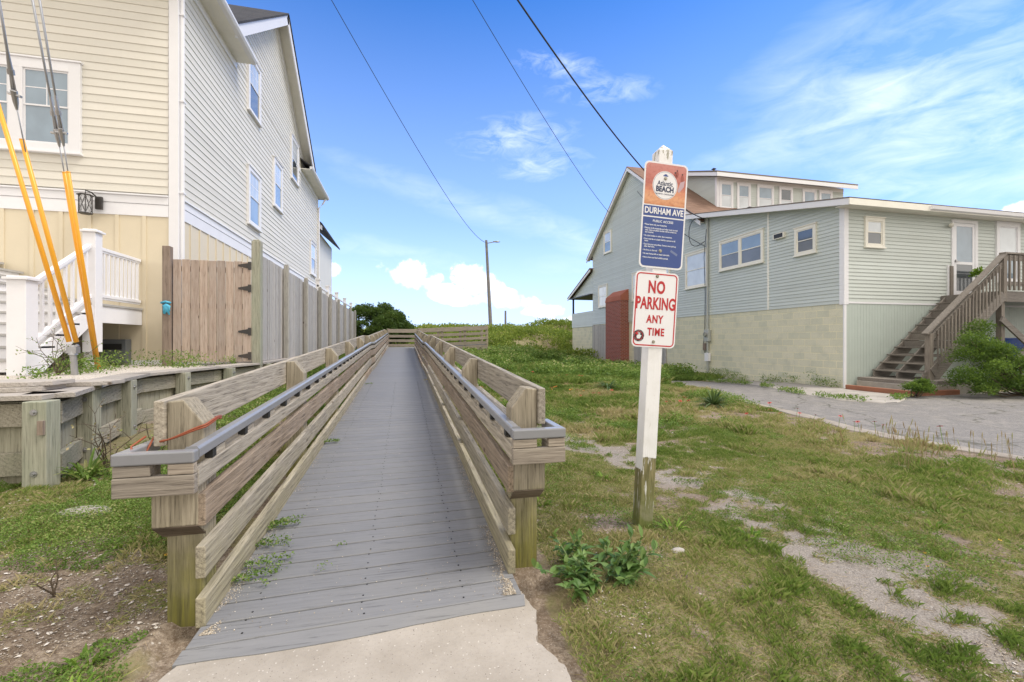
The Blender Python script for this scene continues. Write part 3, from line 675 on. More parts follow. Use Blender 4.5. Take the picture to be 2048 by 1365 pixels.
def window(F, parent, u0, u1, v0, v1, tw=.1, trim='white', glass='glass', low=None, mull=(2, 2), lowmull=None, sill=True, pr=.058, n=1):
    """trim outline u0..u1, v0..v1 ; n sashes side by side"""
    mb = MB()
    F.box(mb, u0, u0+tw, v0, v1, 0, pr); F.box(mb, u1-tw, u1, v0, v1, 0, pr); F.box(mb, u0+tw, u1-tw, v1-tw, v1, 0, pr-.002); F.box(mb, u0+tw, u1-tw, v0, v0+tw*.8, 0, pr-.002)
    F.box(mb, u0-.02, u1+.02, v1, v1+.03, 0, pr+.02)
    if sill: F.box(mb, u0-.02, u1+.02, v0-.035, v0-.001, 0, pr+.03)
    gaps = []; W = (u1-u0-2*tw); mw = tw*1.2; sw = (W-(n-1)*mw)/n
    for i in range(n-1): F.box(mb, u0+tw+sw*(i+1)+mw*i, u0+tw+sw*(i+1)+mw*(i+1), v0+tw*.8, v1-tw, 0, pr-.003)
    wd = build('window', mb, M[trim], parent, bevel=.003)
    for i in range(n):
        a0 = u0+tw+i*(sw+mw); a1 = a0+sw; b0 = v0+tw*.8; b1 = v1-tw; mid = (b0+b1)/2; f = .028
        mb = MB()
        for (p, q, c0, c1) in ((mid, b1, .030, .042), (b0, mid+.03, .024, .0345)):
            F.box(mb, a0, a0+f, p, q, 0, c1); F.box(mb, a1-f, a1, p, q, 0, c1); F.box(mb, a0+f, a1-f, q-f, q, 0, c1-.0005); F.box(mb, a0+f, a1-f, p, p+f, 0, c1-.0005)
        for (p, q, mm) in ((mid+f, b1-f, mull), (b0+f, mid, lowmull)):
            if not mm: continue
            for k in range(1, mm[0]): u = a0+(a1-a0)*k/mm[0]; F.box(mb, u-.008, u+.008, p, q, .022, .0345 if p > mid else .029)
            for k in range(1, mm[1]): v = p+(q-p)*k/mm[1]; F.box(mb, a0+f, a1-f, v-.008, v+.008, .022, .0341 if p > mid else .0287)
        build('sash', mb, M[trim], wd)
        mb = MB(); F.box(mb, a0+f, a1-f, mid+f, b1-f, .021, .032); build('pane', mb, M[glass], wd)
        mb = MB(); F.box(mb, a0+f, a1-f, b0+f, mid, .021, .0265); build('pane', mb, M[low or glass], wd)
    return wd

# ================================================================ cream house (left)
LH = thing('cream_house', (-4.07, 9.6, .75), 'tall cream clapboard house with white trim, black roof and side gable left of the boardwalk', 'house')
XW, YF, YB = -4.07, 9.6, 23.7
FS = Fr((XW, YF, 0), (0, 1, 0), (1, 0, 0))      # side: u = y-YF
FF = Fr((XW, YF, 0), (-1, 0, 0), (0, -1, 0))    # front: u = -(x-XW)
mb = MB(); mb.box(-14, XW-.03, YF+.03, YB, .5, 8.1)
mb.prism([(YF+1.6, 8.1), (20.8, 8.1), (16.2, 11.6)], lambda a, b, n: (n, a, b), -9, XW-.03)
build('wall', mb, M['cream'], LH)
EZ, GZ, GY, GX0, GX1 = 8.18, 11.85, 16.2, 11.3, 20.9; SL = .74
def gable(z):
    if z < 8.12: return (.0, YB-YF)
    return (GX0-YF+.35+(z-8.12)/SL, 20.75-YF-.0-(z-8.12)/SL)
siding(FS, LH, M['cream'], 3.8, 8.12, .142, lambda z: (.14, YB-YF)); siding(FS, LH, M['cream'], 8.12, 11.55, .142, gable)
siding(FF, LH, M['cream'], 3.86, 8.12, .142, lambda z: (.14, 9.5))
mb = MB(); FS.box(mb, -.022, .13, .72, 8.12, -.02, .024); FF.box(mb, -.026, .13, .72, 8.12, 0, .026); build('corner_board', mb, M['white'], LH, bevel=.003); mb = MB(); FS.box(mb, YB-YF-.12, YB-YF, .7, 8.1, 0, .022); build('corner_board', mb, M['white'], LH, bevel=.003)
mb = MB()
for (F, L) in ((FS, YB-YF-.13), (FF, 9.5)):
    F.box(mb, .135, L, 3.66, 3.80, 0, .03); F.box(mb, .135, L, 3.44, 3.655, 0, .022); F.box(mb, .135, L, 3.80, 3.83, 0, .055); F.box(mb, .135, L, .62, .82, 0, .02)
build('band_board', mb, M['white'], LH, bevel=.003)
mb = MB()
for (F, L) in ((FS, YB-YF-.13), (FF, 9.5)):
    F.box(mb, .13, L, .82, 3.44, -.02, .004, .5); u = .52
    while u < L: F.box(mb, u-.03, u+.03, .82, 3.44, .004, .02, .5); u += .42
build('board_panel', mb, M['batten'], LH)
mb = MB(); mb.tube([(XW+.055, YF+.06, .8), (XW+.055, YF+.06, 8.0)], .04, 8)
for z in (2.2, 3.9, 5.6, 7.2): mb.box(XW-.0, XW+.1, YF+.01, YF+.11, z, z+.03)
build('downpipe', mb, M['white'], LH); mb = MB(); mb.tube([(XW+.06, YB-.1, .8), (XW+.06, YB-.1, 7.6), (XW+.25, YB-.06, 7.85), (XW+.36, YB+.0, 8.1)], .04, 8); build('downpipe', mb, M['white'], LH)
# eaves: soffit, fascia, gutter
for (y0, y1) in ((8.9, 12.6), (19.75, 23.95)):
    mb = MB(); mb.box(XW-.05, -3.70, y0, y1, 8.10, 8.12); build('soffit', mb, M['whitecr'], LH)
    mb = MB(); mb.prism([(-3.70, 8.09), (-3.62, 8.12), (-3.585, 8.17), (-3.585, 8.22), (-3.70, 8.22)], lambda a, b, n: (a, n, b), y0, y1+.02); build('gutter', mb, M['white'], LH)
    mb = MB(); mb.hexa([(-3.63, y0, 8.225), (-3.63, y1, 8.225), (-9, y1, 11.6), (-9, y0, 11.6), (-3.63, y0, 8.27), (-3.63, y1, 8.27), (-9, y1, 11.66), (-9, y0, 11.66)]); rf = build('roof', mb, M['shingle'], LH)
mb = MB(); mb.box(-10, XW-.0, 8.9, 9.57, 8.10, 8.12); build('soffit', mb, M['whitecr'], LH)
# frieze under eave
for a_, b_ in ((.14, 3.0), (9.4, YB-YF-.13)): mb = MB(); FS.box(mb, a_, b_, 7.93, 8.10, 0, .03); build('frieze', mb, M['white'], LH)
# side gable roof
def rake(y0, z0, y1, z1, name='roof'):
    d = Vector((y1-y0, z1-z0)).normalized(); nn = Vector((-d.y, d.x)) if d.x > 0 else Vector((d.y, -d.x))
    def q(y, z, o): return (y+nn.x*o, z+nn.y*o)
    P0, P1 = (y0, z0), (y1, z1)
    mb = MB(); mb.prism([q(*P0, 0), q(*P1, 0), q(*P1, .05), q(*P0, .05)], lambda a, b, n: (n, a, b), -11, -3.66); build('roof', mb, M['shingle'], LH)
    mb = MB(); mb.prism([q(*P0, -.26), q(*P1, -.26), q(*P1, -.004), q(*P0, -.004)], lambda a, b, n: (n, a, b), -3.73, -3.69); build('rake_board', mb, M['white'], LH)
    mb = MB(); mb.prism([q(*P0, -.06), q(*P1, -.06), q(*P1, -.03), q(*P0, -.03)], lambda a, b, n: (n, a, b), XW-.02, -3.73); build('soffit', mb, M['whitecr'], LH)
    mb = MB(); mb.prism([q(*P0, -.36), q(*P1, -.36), q(*P1, -.06), q(*P0, -.06)], lambda a, b, n: (n, a, b), XW, XW+.02); build('frieze', mb, M['white'], LH)
rake(11.35, GZ-(GY-11.35)*SL, GY, GZ); rake(20.95, GZ-(20.95-GY)*SL, GY, GZ)
# windows of the cream house (positions measured along the wall)
for (ya, yb, za, zb) in ((13.42, 14.48, 7.37, 8.95), (13.42, 14.48, 4.33, 5.87), (15.86, 16.9, 5.51, 7.05), (18.18, 19.35, 7.21, 8.8)):
    window(FS, LH, ya-YF, yb-YF, za, zb, .11, 'white', 'glassw', 'glassd' if za > 6 else 'glass', (3, 2))
window(FS, LH, 21.75-YF, 22.95-YF, 4.18, 5.66, .11, 'white', 'glassw', 'glassd', (3, 2))
window(FF, LH, 1.47, 3.34, 4.47, 6.05, .17, 'white', 'glass', None, (2, 2), n=2, pr=.065)
# rear wing + deck railing behind
mb = MB(); mb.box(-8, -4.35, YB, 30, .6, 6.9); build('rear_wing', mb, M['cream'], LH)
mb = MB(); mb.prism([(-8.2, 8.0+.75), (-6.1, 8.9), (-3.9, 6.95), (-3.9, 6.85), (-6.1, 8.78), (-8.2, 8.6)], lambda a, b, n: (a, n, b), 23.9, 30.2); build('roof', mb, M['shingle'], LH)
mb = MB(); mb.prism([(-6.1, 8.78), (-3.92, 6.84), (-3.92, 6.62), (-6.1, 8.5)], lambda a, b, n: (a, n, b), 23.92, 23.97); mb.box(-4.37, -4.2, 23.8, 23.95, .8, 6.8); build('rake_board', mb, M['white'], LH)
mb = MB()
for y in (18.2, 20.4, 23, 26, 29): mb.box(-3.2, -3.06, y, y+.14, 1.5, 3.45); mb.box(-3.22, -3.04, y-.02, y+.16, 3.45, 3.5)
mb.box(-3.16, -3.1, 18.2, 29, 3.2, 3.27); mb.box(-3.16, -3.1, 18.2, 29, 2.5, 2.56)
tag(build('deck_railing', mb, M['white'], loc=(-3.1, 18, 1.5)), 'white rear deck railing whose post tops show above the grey fence', 'railing')
# wall vent at the foundation
mb = MB(); mb.box(-5.2, -4.78, 9.40, 9.57, .78, 1.20)
vt = build('foundation_vent', mb, paint('dark grey metal', (.12, .13, .14), .5, .1), LH, bevel=.01)
mb = MB(); mb.box(-5.14, -4.84, 9.385, 9.398, 1.02, 1.12); build('louvre', mb, M['black'], vt)
# lantern
def lantern():
    L = thing('wall_lantern', (-5.42, 9.55, 3.5), 'black iron cage wall lantern on the white band above the porch stair', 'lantern')
    x, y = -5.36, 9.36; mb = MB(); mb.box(x+.06, x+.16, 9.50, 9.545, 3.50, 3.72); mb.tube([(x+.11, 9.5, 3.68), (x+.06, 9.42, 3.76), (x, 9.36, 3.78), (x, 9.36, 3.72)], .012, 6)
    build('bracket', mb, M['blkmetal'], L)
    R = .10; mb = MB(); n = 6
    mb.tube([(x, y, 3.72), (x, y, 3.70), (x, y, 3.685)], [.02, R*1.15, R*1.18], 6); mb.tube([(x, y, 3.37), (x, y, 3.385)], [R*.95, R*.95], 6)
    for i in range(n):
        a = i*math.pi/3; b = a+math.pi/3; p = lambda t, z: (x+R*math.cos(t), y+R*math.sin(t), z)
        mb.tube([p(a, 3.38), p(a, 3.69)], .007, 5); mb.tube([p(a, 3.38), p(b, 3.69)], .004, 4); mb.tube([p(b, 3.38), p(a, 3.69)], .004, 4)
    build('cage', mb, M['blkmetal'], L)
    mb = MB(); mb.tube([(x, y, 3.39), (x, y, 3.68)], R*.86, 6); m, t, b, _ = newmat('clear lantern glass'); b.inputs['Transmission Weight'].default_value = .9; b.inputs['Roughness'].default_value = .05
    build('glass', mb, m, L)
    mb = MB(); mb.tube([(x, y, 3.39), (x, y, 3.53)], .02, 8); build('candle_socket', mb, M['white'], L)
lantern()
# ---------------------------------------------------------------- white porch stair
PS = thing('porch_stair', (-4.65, 7.0, .75), 'white porch stair with grey treads, square newels and baluster railing', 'stairs')
XR = -4.6; zb, rise, run = .78, .163, .243
for i in range(6):
    y = 6.98+i*run; z = zb+rise*(i+1); mb = MB(); mb.box(-8.5, XR-.02 if i else XR-.1, y-.03, y+run if i < 5 else y+.1, z-.035, z); build('tread', mb, M['greytread'], PS, bevel=.005)
    mb = MB(); mb.box(-8.5, XR-.05, y, y+.02, z-rise, z-.036); build('riser', mb, M['white'], PS)
LZ = 1.758
mb = MB(); mb.box(-8.5, XR, 8.22, 9.57, LZ-.036, LZ); build('landing', mb, M['greytread'], PS, bevel=.004)
mb = MB(); mb.box(XR-.06, XR-.02, 8.22, 9.57, LZ-.30, LZ-.037); mb.box(-8.5, XR-.02, 8.24, 8.27, LZ-.28, LZ-.037); build('fascia', mb, M['white'], PS)
mb = MB(); mb.prism([(6.95, .76), (7.25, .76), (8.3, LZ-.28), (8.3, LZ-.04), (8.22, LZ-.04), (6.95, .92)], lambda a, b, n: (n, a, b), XR-.055, XR-.02); build('stringer', mb, M['white'], PS)
def newel(x, y, z0, z1, w_=.17):
    mb = MB(); h = w_/2; mb.box(x-h, x+h, y-h, y+h, z0, z1-.05); mb.box(x-h-.03, x+h+.03, y-h-.03, y+h+.03, z1-.05, z1-.02); mb.prism([(-h, -h), (h, -h), (h, h), (-h, h)], lambda a, b, n: (x+a, y+b, n), z1-.02, z1)
    build('newel_post', mb, M['white'], PS, bevel=.004)
newel(XR-.06, 6.98, .74, 1.98, .2); newel(XR-.06, 8.3, 1.0, 2.88, .17)
mb = MB(); mb.box(XR-.14, XR-.02, 8.24, 8.36, .74, LZ-.3); build('support_post', mb, M['white'], PS)
def slope_rail(y0, y1, za, zb_, x):
    mb = MB(); mb.bar((x, y0, za), (x, y1, zb_), .07, .05); mb.bar((x, y0, za-.03), (x, y1, zb_-.03), .045, .05); build('handrail', mb, M['white'], PS, bevel=.004)
def balus(y0, y1, n, f0, f1, x):
    mb = MB()
    for i in range(n):
        y = y0+(y1-y0)*(i+.5)/n; t = (y-y0)/(y1-y0); mb.box(x-.017, x+.017, y-.017, y+.017, f0[0]+(f0[1]-f0[0])*t, f1[0]+(f1[1]-f1[0])*t)
    build('balusters', mb, M['white'], PS)
x = XR-.06
slope_rail(7.08, 8.22, 1.88, 2.62, x); slope_rail(7.08, 8.22, 1.12, 1.86, x); balus(7.08, 8.22, 8, (1.12, 1.86), (1.86, 2.60), x)
slope_rail(8.39, 9.56, 2.62, 2.62, x); slope_rail(8.39, 9.56, 1.88, 1.88, x); balus(8.39, 9.56, 10, (1.88, 1.88), (2.6, 2.6), x)
for i in range(5):   # upper flight to the left
    x1 = -5.55-i*.27; z = LZ+.15*(i+1); mb = MB(); mb.box(x1-.3, x1, 8.3, 9.55, z-.035, z); build('tread', mb, M['greytread'], PS); mb = MB(); mb.box(-8.4, x1-.03, 8.32, 9.5, z-.15, z-.036); build('riser', mb, M['white'], PS)
mb = MB(); mb.box(-8.6, -5.35, 8.4, 9.5, .74, 1.45); build('shadow_box', mb, paint('dark landing shade', (.16, .14, .11), .8), PS)  # dark box put in as painted shade beneath the landing

# ================================================================ pale green house (right)
XH, YH = 11.7, 10.0
RH = thing('green_house', (XH, YH, -.13), 'pale green vinyl sided house on a block base with brown roof, dormer and brick chimney', 'house')
F1 = Fr((XH, 0, 0), (0, 1, 0), (-1, 0, 0))   # u = y
F2 = Fr((XH, YH, 0), (1, 0, 0), (0, -1, 0))  # u = x-XH
RZ, RY, RS = 10.35, 22.0, .72
def rf1(y): return 4.95+.205*(y-9.7)
mb = MB(); mb.box(XH+.03, 22, YH+.03, 27, 2.15, 4.8); mb.prism([(16.2, 4.8), (27, 4.8), (27, 6.7), (22, RZ-.15), (16.2, 6.2)], lambda a, b, n: (n, a, b), XH+.03, 21)
mb.prism([(YH+.03, 4.8), (16.3, 4.8), (16.3, 6.1), (YH+.03, 4.85)], lambda a, b, n: (n, a, b), XH+.03, 22)
build('wall', mb, M['vinyl'], RH)
mb = MB(); mb.box(XH+.02, 22, YH+.35, 27, -.6, 2.2); mb.box(XH+.001, XH+.4, YH+.001, 18.6, -.8, 2.2); mb.box(XH+.001, XH+.4, 22.5, 30.6, -.8, 2.15); build('block_base', mb, M['block'], RH)
def sidr(z):
    lo = YH+.12 if z < 4.8 else (z-4.95)/.205+9.9
    lo = max(lo, YH+.12); lo = min(lo, 16.4)
    if z > 6.15: lo = RY-(RZ-.12-z)/RS
    hi = 27.0 if z < 6.55 else RY+(RZ-.12-z)/RS
    return (lo, max(hi, lo))
siding(F1, RH, M['vinyl'], 2.2, 10.2, .102, sidr, .02)
siding(F2, RH, M['vinyl'], 2.25, 4.86, .102, lambda z: (.12, 10.2), .02)
mb = MB(); u = .06
while u < 10: F2.box(mb, u, u+.094, -.2, 2.2, -.03, .006, .5); u += .1
build('panel_siding', mb, M['vpanel'], RH)
mb = MB(); F2.box(mb, 0.03, 10, -.3, 2.2, -.04, -.005); build('panel_back', mb, flat('panel groove', (.2, .24, .22)), RH)
mb = MB(); F1.box(mb, YH-.03, YH+.12, 2.17, 4.9, -.02, .03); F2.box(mb, -.028, .12, 2.17, 4.9, -.02, .028); F2.box(mb, -.02, .055, -.2, 2.17, -.02, .022); F2.box(mb, .12, 10, 2.2, 2.25, 0, .02); build('corner_board', mb, M['white'], RH, bevel=.003)
mb = MB(); F1.box(mb, 12.62, 12.69, 2.2, 5.4, .002, .022); build('joint_strip', mb, M['whitecr'], RH)
mb = MB(); F1.box(mb, 22.62, 22.68, 2.2, 9.5, .0, .018); build('joint_strip', mb, M['vinyl'], RH)
# addition roof
def slab(prof, x0, x1, mat, name='roof'):
    mb = MB(); mb.prism(prof, lambda a, b, n: (n, a, b), x0, x1); return build(name, mb, mat, RH)
YA0, YA1 = 9.58, 16.9
slab([(YA0, rf1(YA0)), (YA1, rf1(YA1)), (YA1, rf1(YA1)+.03), (YA0-.03, rf1(YA0)+.025)], XH-.36, 22.5, flat('roof edge', (.18, .15, .13), .9))
slab([(YA0, rf1(YA0)-.17), (YA1, rf1(YA1)-.17), (YA1, rf1(YA1)-.002), (YA0, rf1(YA0)-.002)], XH-.35, XH-.31, M['white'], 'rake_board')
slab([(YA0+.03, rf1(YA0)-.14), (YA1, rf1(YA1)-.14), (YA1, rf1(YA1)-.12), (YA0+.03, rf1(YA0)-.12)], XH-.31, XH+.0, M['whitecr'], 'soffit')
mb = MB(); mb.box(XH-.349, 22.5, YA0-.03, YA0, rf1(YA0)-.17, rf1(YA0)-.003); build('fascia', mb, M['whitecr'], RH)
mb = MB(); mb.box(XH-.3, 22.4, YA0, YH, rf1(YA0)-.14, rf1(YA0)-.12); build('soffit', mb, M['whitecr'], RH)
mb = MB(); mb.prism([(YA0-.031, 4.78), (YA0-.10, 4.80), (YA0-.12, 4.89), (YA0-.031, 4.90)], lambda a, b, n: (n, a, b), 14.1, 17.9); build('gutter', mb, M['white'], RH)
# main roof
def rz(y): return RZ-abs(y-RY)*RS
for (a, b) in ((15.9, RY), (27.5, RY)):
    slab([(a, rz(a)), (b, rz(b)), (b, rz(b)+.05), (a, rz(a)+.05)], XH-.25, 21.2, M['brownsh'])
    slab([(a, rz(a)-.18), (b, rz(b)-.18), (b, rz(b)-.002), (a, rz(a)-.002)], XH-.24, XH-.20, M['white'], 'rake_board')
    slab([(a, rz(a)-.08), (b, rz(b)-.08), (b, rz(b)-.06), (a, rz(a)-.06)], XH-.2, XH+.0, M['whitecr'], 'soffit')
# dormer
XD0, XD1, YD = 13.4, 20.3, 17.4
FD = Fr((XD0, YD, 0), (1, 0, 0), (0, -1, 0)); FDs = Fr((XD0, 0, 0), (0, 1, 0), (-1, 0, 0))
mb = MB(); mb.prism([(YD+.02, 6.9), (YD+.02, 8.4), (21.9, 9.95), (21.9, 6.9)], lambda a, b, n: (n, a, b), XD0+.02, XD1); dm = build('dormer_wall', mb, M['vinyl'], RH)
siding(FD, RH, M['vinyl'], 6.95, 8.35, .102, lambda z: (.0, XD1-XD0), .012)
siding(FDs, RH, M['vinyl'], 7.0, 9.9, .102, lambda z: (max(YD, YD+.05+(z-8.42)/.36), max(min(21.9, RY-(RZ-z)/RS+.3), max(YD, YD+.05+(z-8.42)/.36))), .012)
mb = MB(); FDs.box(mb, YD-.02, YD+.1, 6.9, 8.4, 0, .025); FD.box(mb, -.02, .12, 6.9, 8.4, 0, .025); FD.box(mb, 0, XD1-XD0, 8.22, 8.40, 0, .02); build('corner_board', mb, M['white'], RH)
slab([(16.95, 8.43), (22, 10.2), (22, 10.26), (16.95, 8.49)], XD0-.35, XD1+.35, flat('dormer roof edge', (.2, .17, .14), .9))
slab([(16.97, 8.26), (22, 10.04), (22, 10.19), (16.97, 8.42)], XD0-.34, XD0-.3, M['white'], 'rake_board')
slab([(16.95, 8.26), (16.98, 8.26), (16.98, 8.425), (16.95, 8.425)], XD0-.34, XD1+.34, M['white'], 'fascia')
slab([(16.98, 8.30), (22, 10.08), (22, 10.10), (16.98, 8.32)], XD0-.3, XD1+.3, M['whitecr'], 'soffit')
def PX(px_, y_):   # where a spot of the facade sits along X on the plane Y=y_
    u = px_-1024; return (910*math.sin(YAW)+u*math.cos(YAW))/(910*math.cos(YAW)-u*math.sin(YAW))*y_
for (a, b, lw) in ((1438, 1465, 0), (1473, 1500, 0), (1513, 1546, 0), (1557, 1584, 0), (1604, 1631, 0), (1637, 1663, 0)):
    window(FD, RH, PX(a, YD)-XD0, PX(b, YD)-XD0, 7.0, 8.2, .09, 'white', 'glass' if a not in (1557,) else 'glassd', 'glassw', None, sill=False)
# vents on roofs
for (x, y, z, s_) in ((15.6, 20.5, 9.75, .5), (13.0, 15.0, 6.1, .35), (16.6, 21.2, 9.95, .3)):
    mb = MB(); mb.tube([(x, y, z-.3), (x, y, z+s_*.6), (x, y, z+s_*.62), (x, y, z+s_*.75)], [.05, .05, .13, .03], 8); build('roof_vent', mb, M['blkmetal'], RH)
def UY(px_):       # distance along the long wall
    u = px_-1024; return XH*(910*math.cos(YAW)-u*math.sin(YAW))/(910*math.sin(YAW)+u*math.cos(YAW))
def ZZ(px_, py_, y_):
    u = px_-1024; return EYE+(682.5-py_)*y_/(910*math.cos(YAW)-u*math.sin(YAW))
def sidewin(pl, pr_, yt, yb, **k):
    ya, yb_ = UY(pr_), UY(pl); window(F1, RH, ya, yb_, ZZ(pr_, yb, ya), ZZ(pr_, yt, ya), .09, 'whitecr', **k)
sidewin(1208.7, 1223.5, 459, 503, glass='glassw', low='glass', mull=None)
sidewin(1197.6, 1215, 568.5, 613, glass='glassw', mull=None)
sidewin(1265, 1340, 526, 590, glass='glassw', mull=None)
sidewin(1372, 1416.5, 497, 571, glass='glassw', low='glassw', mull=None)
sidewin(1440, 1528, 458, 524, glass='glass', low='screen', mull=None, n=2)
sidewin(1591, 1634, 447, 504, glass='glassd', low='screen', mull=None)
# stair side
window(F2, RH, PX(1727, YH)-XH, PX(1766, YH)-XH, ZZ(1745, 495, YH), ZZ(1745, 437, YH), .09, 'whitecr', 'glassw', 'glassd', None)
window(F2, RH, PX(1989, YH)-XH, PX(2036, YH)-XH, 2.95, ZZ(2010, 447, YH), .12, 'white', 'glassw', 'glass', None)
x0, x1 = PX(1901, YH)-XH, PX(1953, YH)-XH; DZ0, DZ1 = 2.50, ZZ(1920, 441, YH)
mb = MB(); F2.box(mb, x0, x0+.09, DZ0, DZ1, 0, .04); F2.box(mb, x1-.12, x1, DZ0, DZ1, 0, .04); F2.box(mb, x0+.09, x1-.12, DZ1-.09, DZ1, 0, .04); dr = build('door_frame', mb, M['white'], RH, bevel=.003)
d0, d1 = x0+.095, x1-.125; mb = MB(); F2.box(mb, d0, d0+.09, DZ0, DZ1-.1, 0, .03); F2.box(mb, d1-.09, d1, DZ0, DZ1-.1, 0, .03)
for (a, b) in ((DZ0, DZ0+.14), (3.42, 3.5), (DZ1-.19, DZ1-.1)): F2.box(mb, d0+.09, d1-.09, a, b, 0, .029)
dd = build('storm_door', mb, M['white'], RH)
mb = MB(); F2.box(mb, d0+.09, d1-.09, DZ0+.14, 3.42, .01, .02); build('pane', mb, M['glassd'], dd)
mb = MB(); F2.box(mb, d0+.09, d1-.09, 3.5, DZ1-.19, .01, .02); build('pane', mb, M['glass'], dd)
mb = MB(); F2.box(mb, d0+.02, d0+.07, 3.48, 3.55, .03, .07); mb.tube([F2.p(d0+.045, 3.5, .06), F2.p(d0+.16, 3.5, .07)], .01, 6); build('handle', mb, M['steel'], dd)
mb = MB(); F2.box(mb, x0-.12, x0-.02, 2.45, 3.35, 0, .09); build('trim_board', mb, M['stairwoodz'], RH)
mb = MB(); F2.box(mb, x0-.16, x0-.122, 2.3, 3.38, 0, .05); build('trim_strip', mb, M['white'], RH)
mb = MB(); q = F2.p(x0-.05, 4.52, .04); mb.ball(q, .06, sc=(1, .6, .8)); mb.tube([q, F2.p(x0-.15, 4.55, .13), F2.p(x0-.24, 4.5, .17)], [.03, .045, .06], 8)
tag(build('floodlight', mb, M['whitecr'], loc=q, smooth=True), 'small white floodlight on the wall left of the glass storm door', 'lamp')
# exhaust vent, dark mouth
mb = MB(); ya = UY(1572); F1.box(mb, ya, ya+.42, ZZ(1572, 475, ya), ZZ(1572, 464, ya), 0, .1); ev = build('wall_vent', mb, M['whitecr'], RH); mb = MB(); F1.box(mb, ya+.04, ya+.38, ZZ(1572, 475, ya)+.02, ZZ(1572, 464, ya)-.02, .1, .105); build('louvre', mb, M['blkmetal'], ev)
# chimney
mb = MB(); mb.box(11.22, XH+.2, 22.25, 24.1, -.8, 3.35); ch = build('chimney', mb, M['brick'], RH, bevel=.01)
mb = MB(); mb.hexa([(11.2, 22.22, 3.35), (XH+.01, 22.22, 3.35), (XH+.01, 24.13, 3.35), (11.2, 24.13, 3.35), (11.24, 22.25, 3.62), (XH+.01, 22.25, 3.98), (XH+.01, 24.1, 3.98), (11.24, 24.1, 3.62)]); build('chimney_cap', mb, concmat('clay cap', (.33, .10, .06), (.36, .13, .08), .2), ch)
# plank panels in the base
for (a, b, z1) in ((24.15, 26.9, 2.15), (18.65, 21.6, 2.1)):
    mb = MB(); q = a
    while q < b: F1.box(mb, q, q+.125, -.7, z1+random.uniform(-.02, .02), -.05, .03+random.uniform(0, .008)); q += .13
    build('plank_panel', mb, M['fence'], RH)
# rear porch
mb = MB()
F1.box(mb, 27.0, 30.7, 2.15, 3.1, -.02, 0); mb.box(XH, 20, 30.62, 30.7, 2.15, 3.1); F1.box(mb, 27.0, 30.6, 2.1, 2.16, -.1, .03); pw = build('porch_wall', mb, M['vinyl'], RH)
siding(F1, RH, M['vinyl'], 2.15, 3.1, .102, lambda z: (27.0, 30.7), .012)
siding(F1, RH, M['vinyl'], 4.2, 5.7, .102, lambda z: (27.0, 27.0+max(.03, (5.6-z)/.38)), .012)
slab([(26.95, 5.72), (31.0, 4.2), (31.0, 4.26), (26.95, 5.8)], XH-.25, 21, M['brownsh']); slab([(26.95, 5.58), (31.0, 4.05), (31.0, 4.19), (26.95, 5.71)], XH-.24, XH-.2, M['white'], 'rake_board')
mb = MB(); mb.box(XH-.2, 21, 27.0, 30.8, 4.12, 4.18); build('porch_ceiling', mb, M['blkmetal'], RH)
mb = MB(); mb.box(XH, XH+.1, 30.5, 30.62, 2.1, 4.15); mb.box(19.9, 20, 30.5, 30.62, 2.1, 4.15); build('porch_post', mb, M['dwire'], RH)
mb = MB(); mb.box(14.2, 14.3, 27.0, 30.7, 2.15, 3.1); build('porch_inner', mb, M['vinyl'], RH)
# electric meter, conduit, mast
EM = thing('electric_meter', (XH-.1, UY(1420), .4), 'grey electric meter and conduit running up the green house wall', 'meter')
ym = UY(1418); mb = MB(); mb.tube([(XH-.07, ym, -.2), (XH-.07, ym, 5.9), (XH-.12, ym, 6.05)], .035, 8); build('conduit', mb, M['metergrey'], EM)
mb = MB(); F1.box(mb, ym-.14, ym+.14, 1.15, 1.62, .02, .14); mt = build('meter_box', mb, M['metergrey'], EM, bevel=.01); mb = MB(); mb.tube([F1.p(ym, 1.43, .13), F1.p(ym, 1.43, .22)], .085, 14); build('meter_dial', mb, M['lampglass'], mt)
mb = MB(); F1.box(mb, ym+.1, ym+.26, .80, 1.08, .02, .09); build('breaker_box', mb, M['gatepost'], EM); mb = MB(); F1.box(mb, ym-.12, ym+.12, .38, .70, .02, .12); build('junction_box', mb, M['white'], EM)
mb = MB(); mb.tube([(XH-.05, ym+.1, 5.6), (XH-.1, ym+.17, 4.5), (XH-.06, ym+.15, 3), (XH-.05, ym+.2, 1.6), (XH-.05, ym+.3, .9), (XH-.05, ym+.1, .5)], .012, 6)
pts = [(XH-.15-.2*math.sin(t*math.pi), ym+.05+.75*math.sin(t*math.pi), 6.0-.9*t+.3*math.sin(t*6.28)) for t in np.linspace(0, 1, 14)]; mb.tube(pts, .014, 6); build('loose_cable', mb, M['dwire'], EM)

# ---------------------------------------------------------------- weathered stair on the right
WS = thing('timber_stair', (12.6, 9.3, -.1), 'old grey timber stair and landing climbing to the glass door of the green house', 'stairs')
YN, YW = 8.6, 9.93
for i in range(10):
    x = 12.6+i*.258; z = .39+i*.208; mb = MB(); mb.box(x-.03, x+.26, YN+.05, YW, z-.035, z); build('tread', mb, M['stairwood'], WS, bevel=.004)
    mb = MB(); mb.box(x+.225, x+.245, YN+.08, YW, z+.001, z+.16 if i > 2 else z+.03); build('riser', mb, M['stairwood'], WS)
for y in (YN+.06, (YN+YW)/2, YW-.06):
    mb = MB(); mb.prism([(12.55, .0), (12.55, .33), (15.15, 2.42), (15.15, 2.1), (12.85, .0)], lambda a, b, n: (a, n, b), y-.02, y+.02); build('stringer', mb, M['stairwood'], WS)
mb = MB(); mb.box(15.17, 21, YN+.02, 9.98, 2.44, 2.48); build('landing', mb, M['stairwood'], WS)
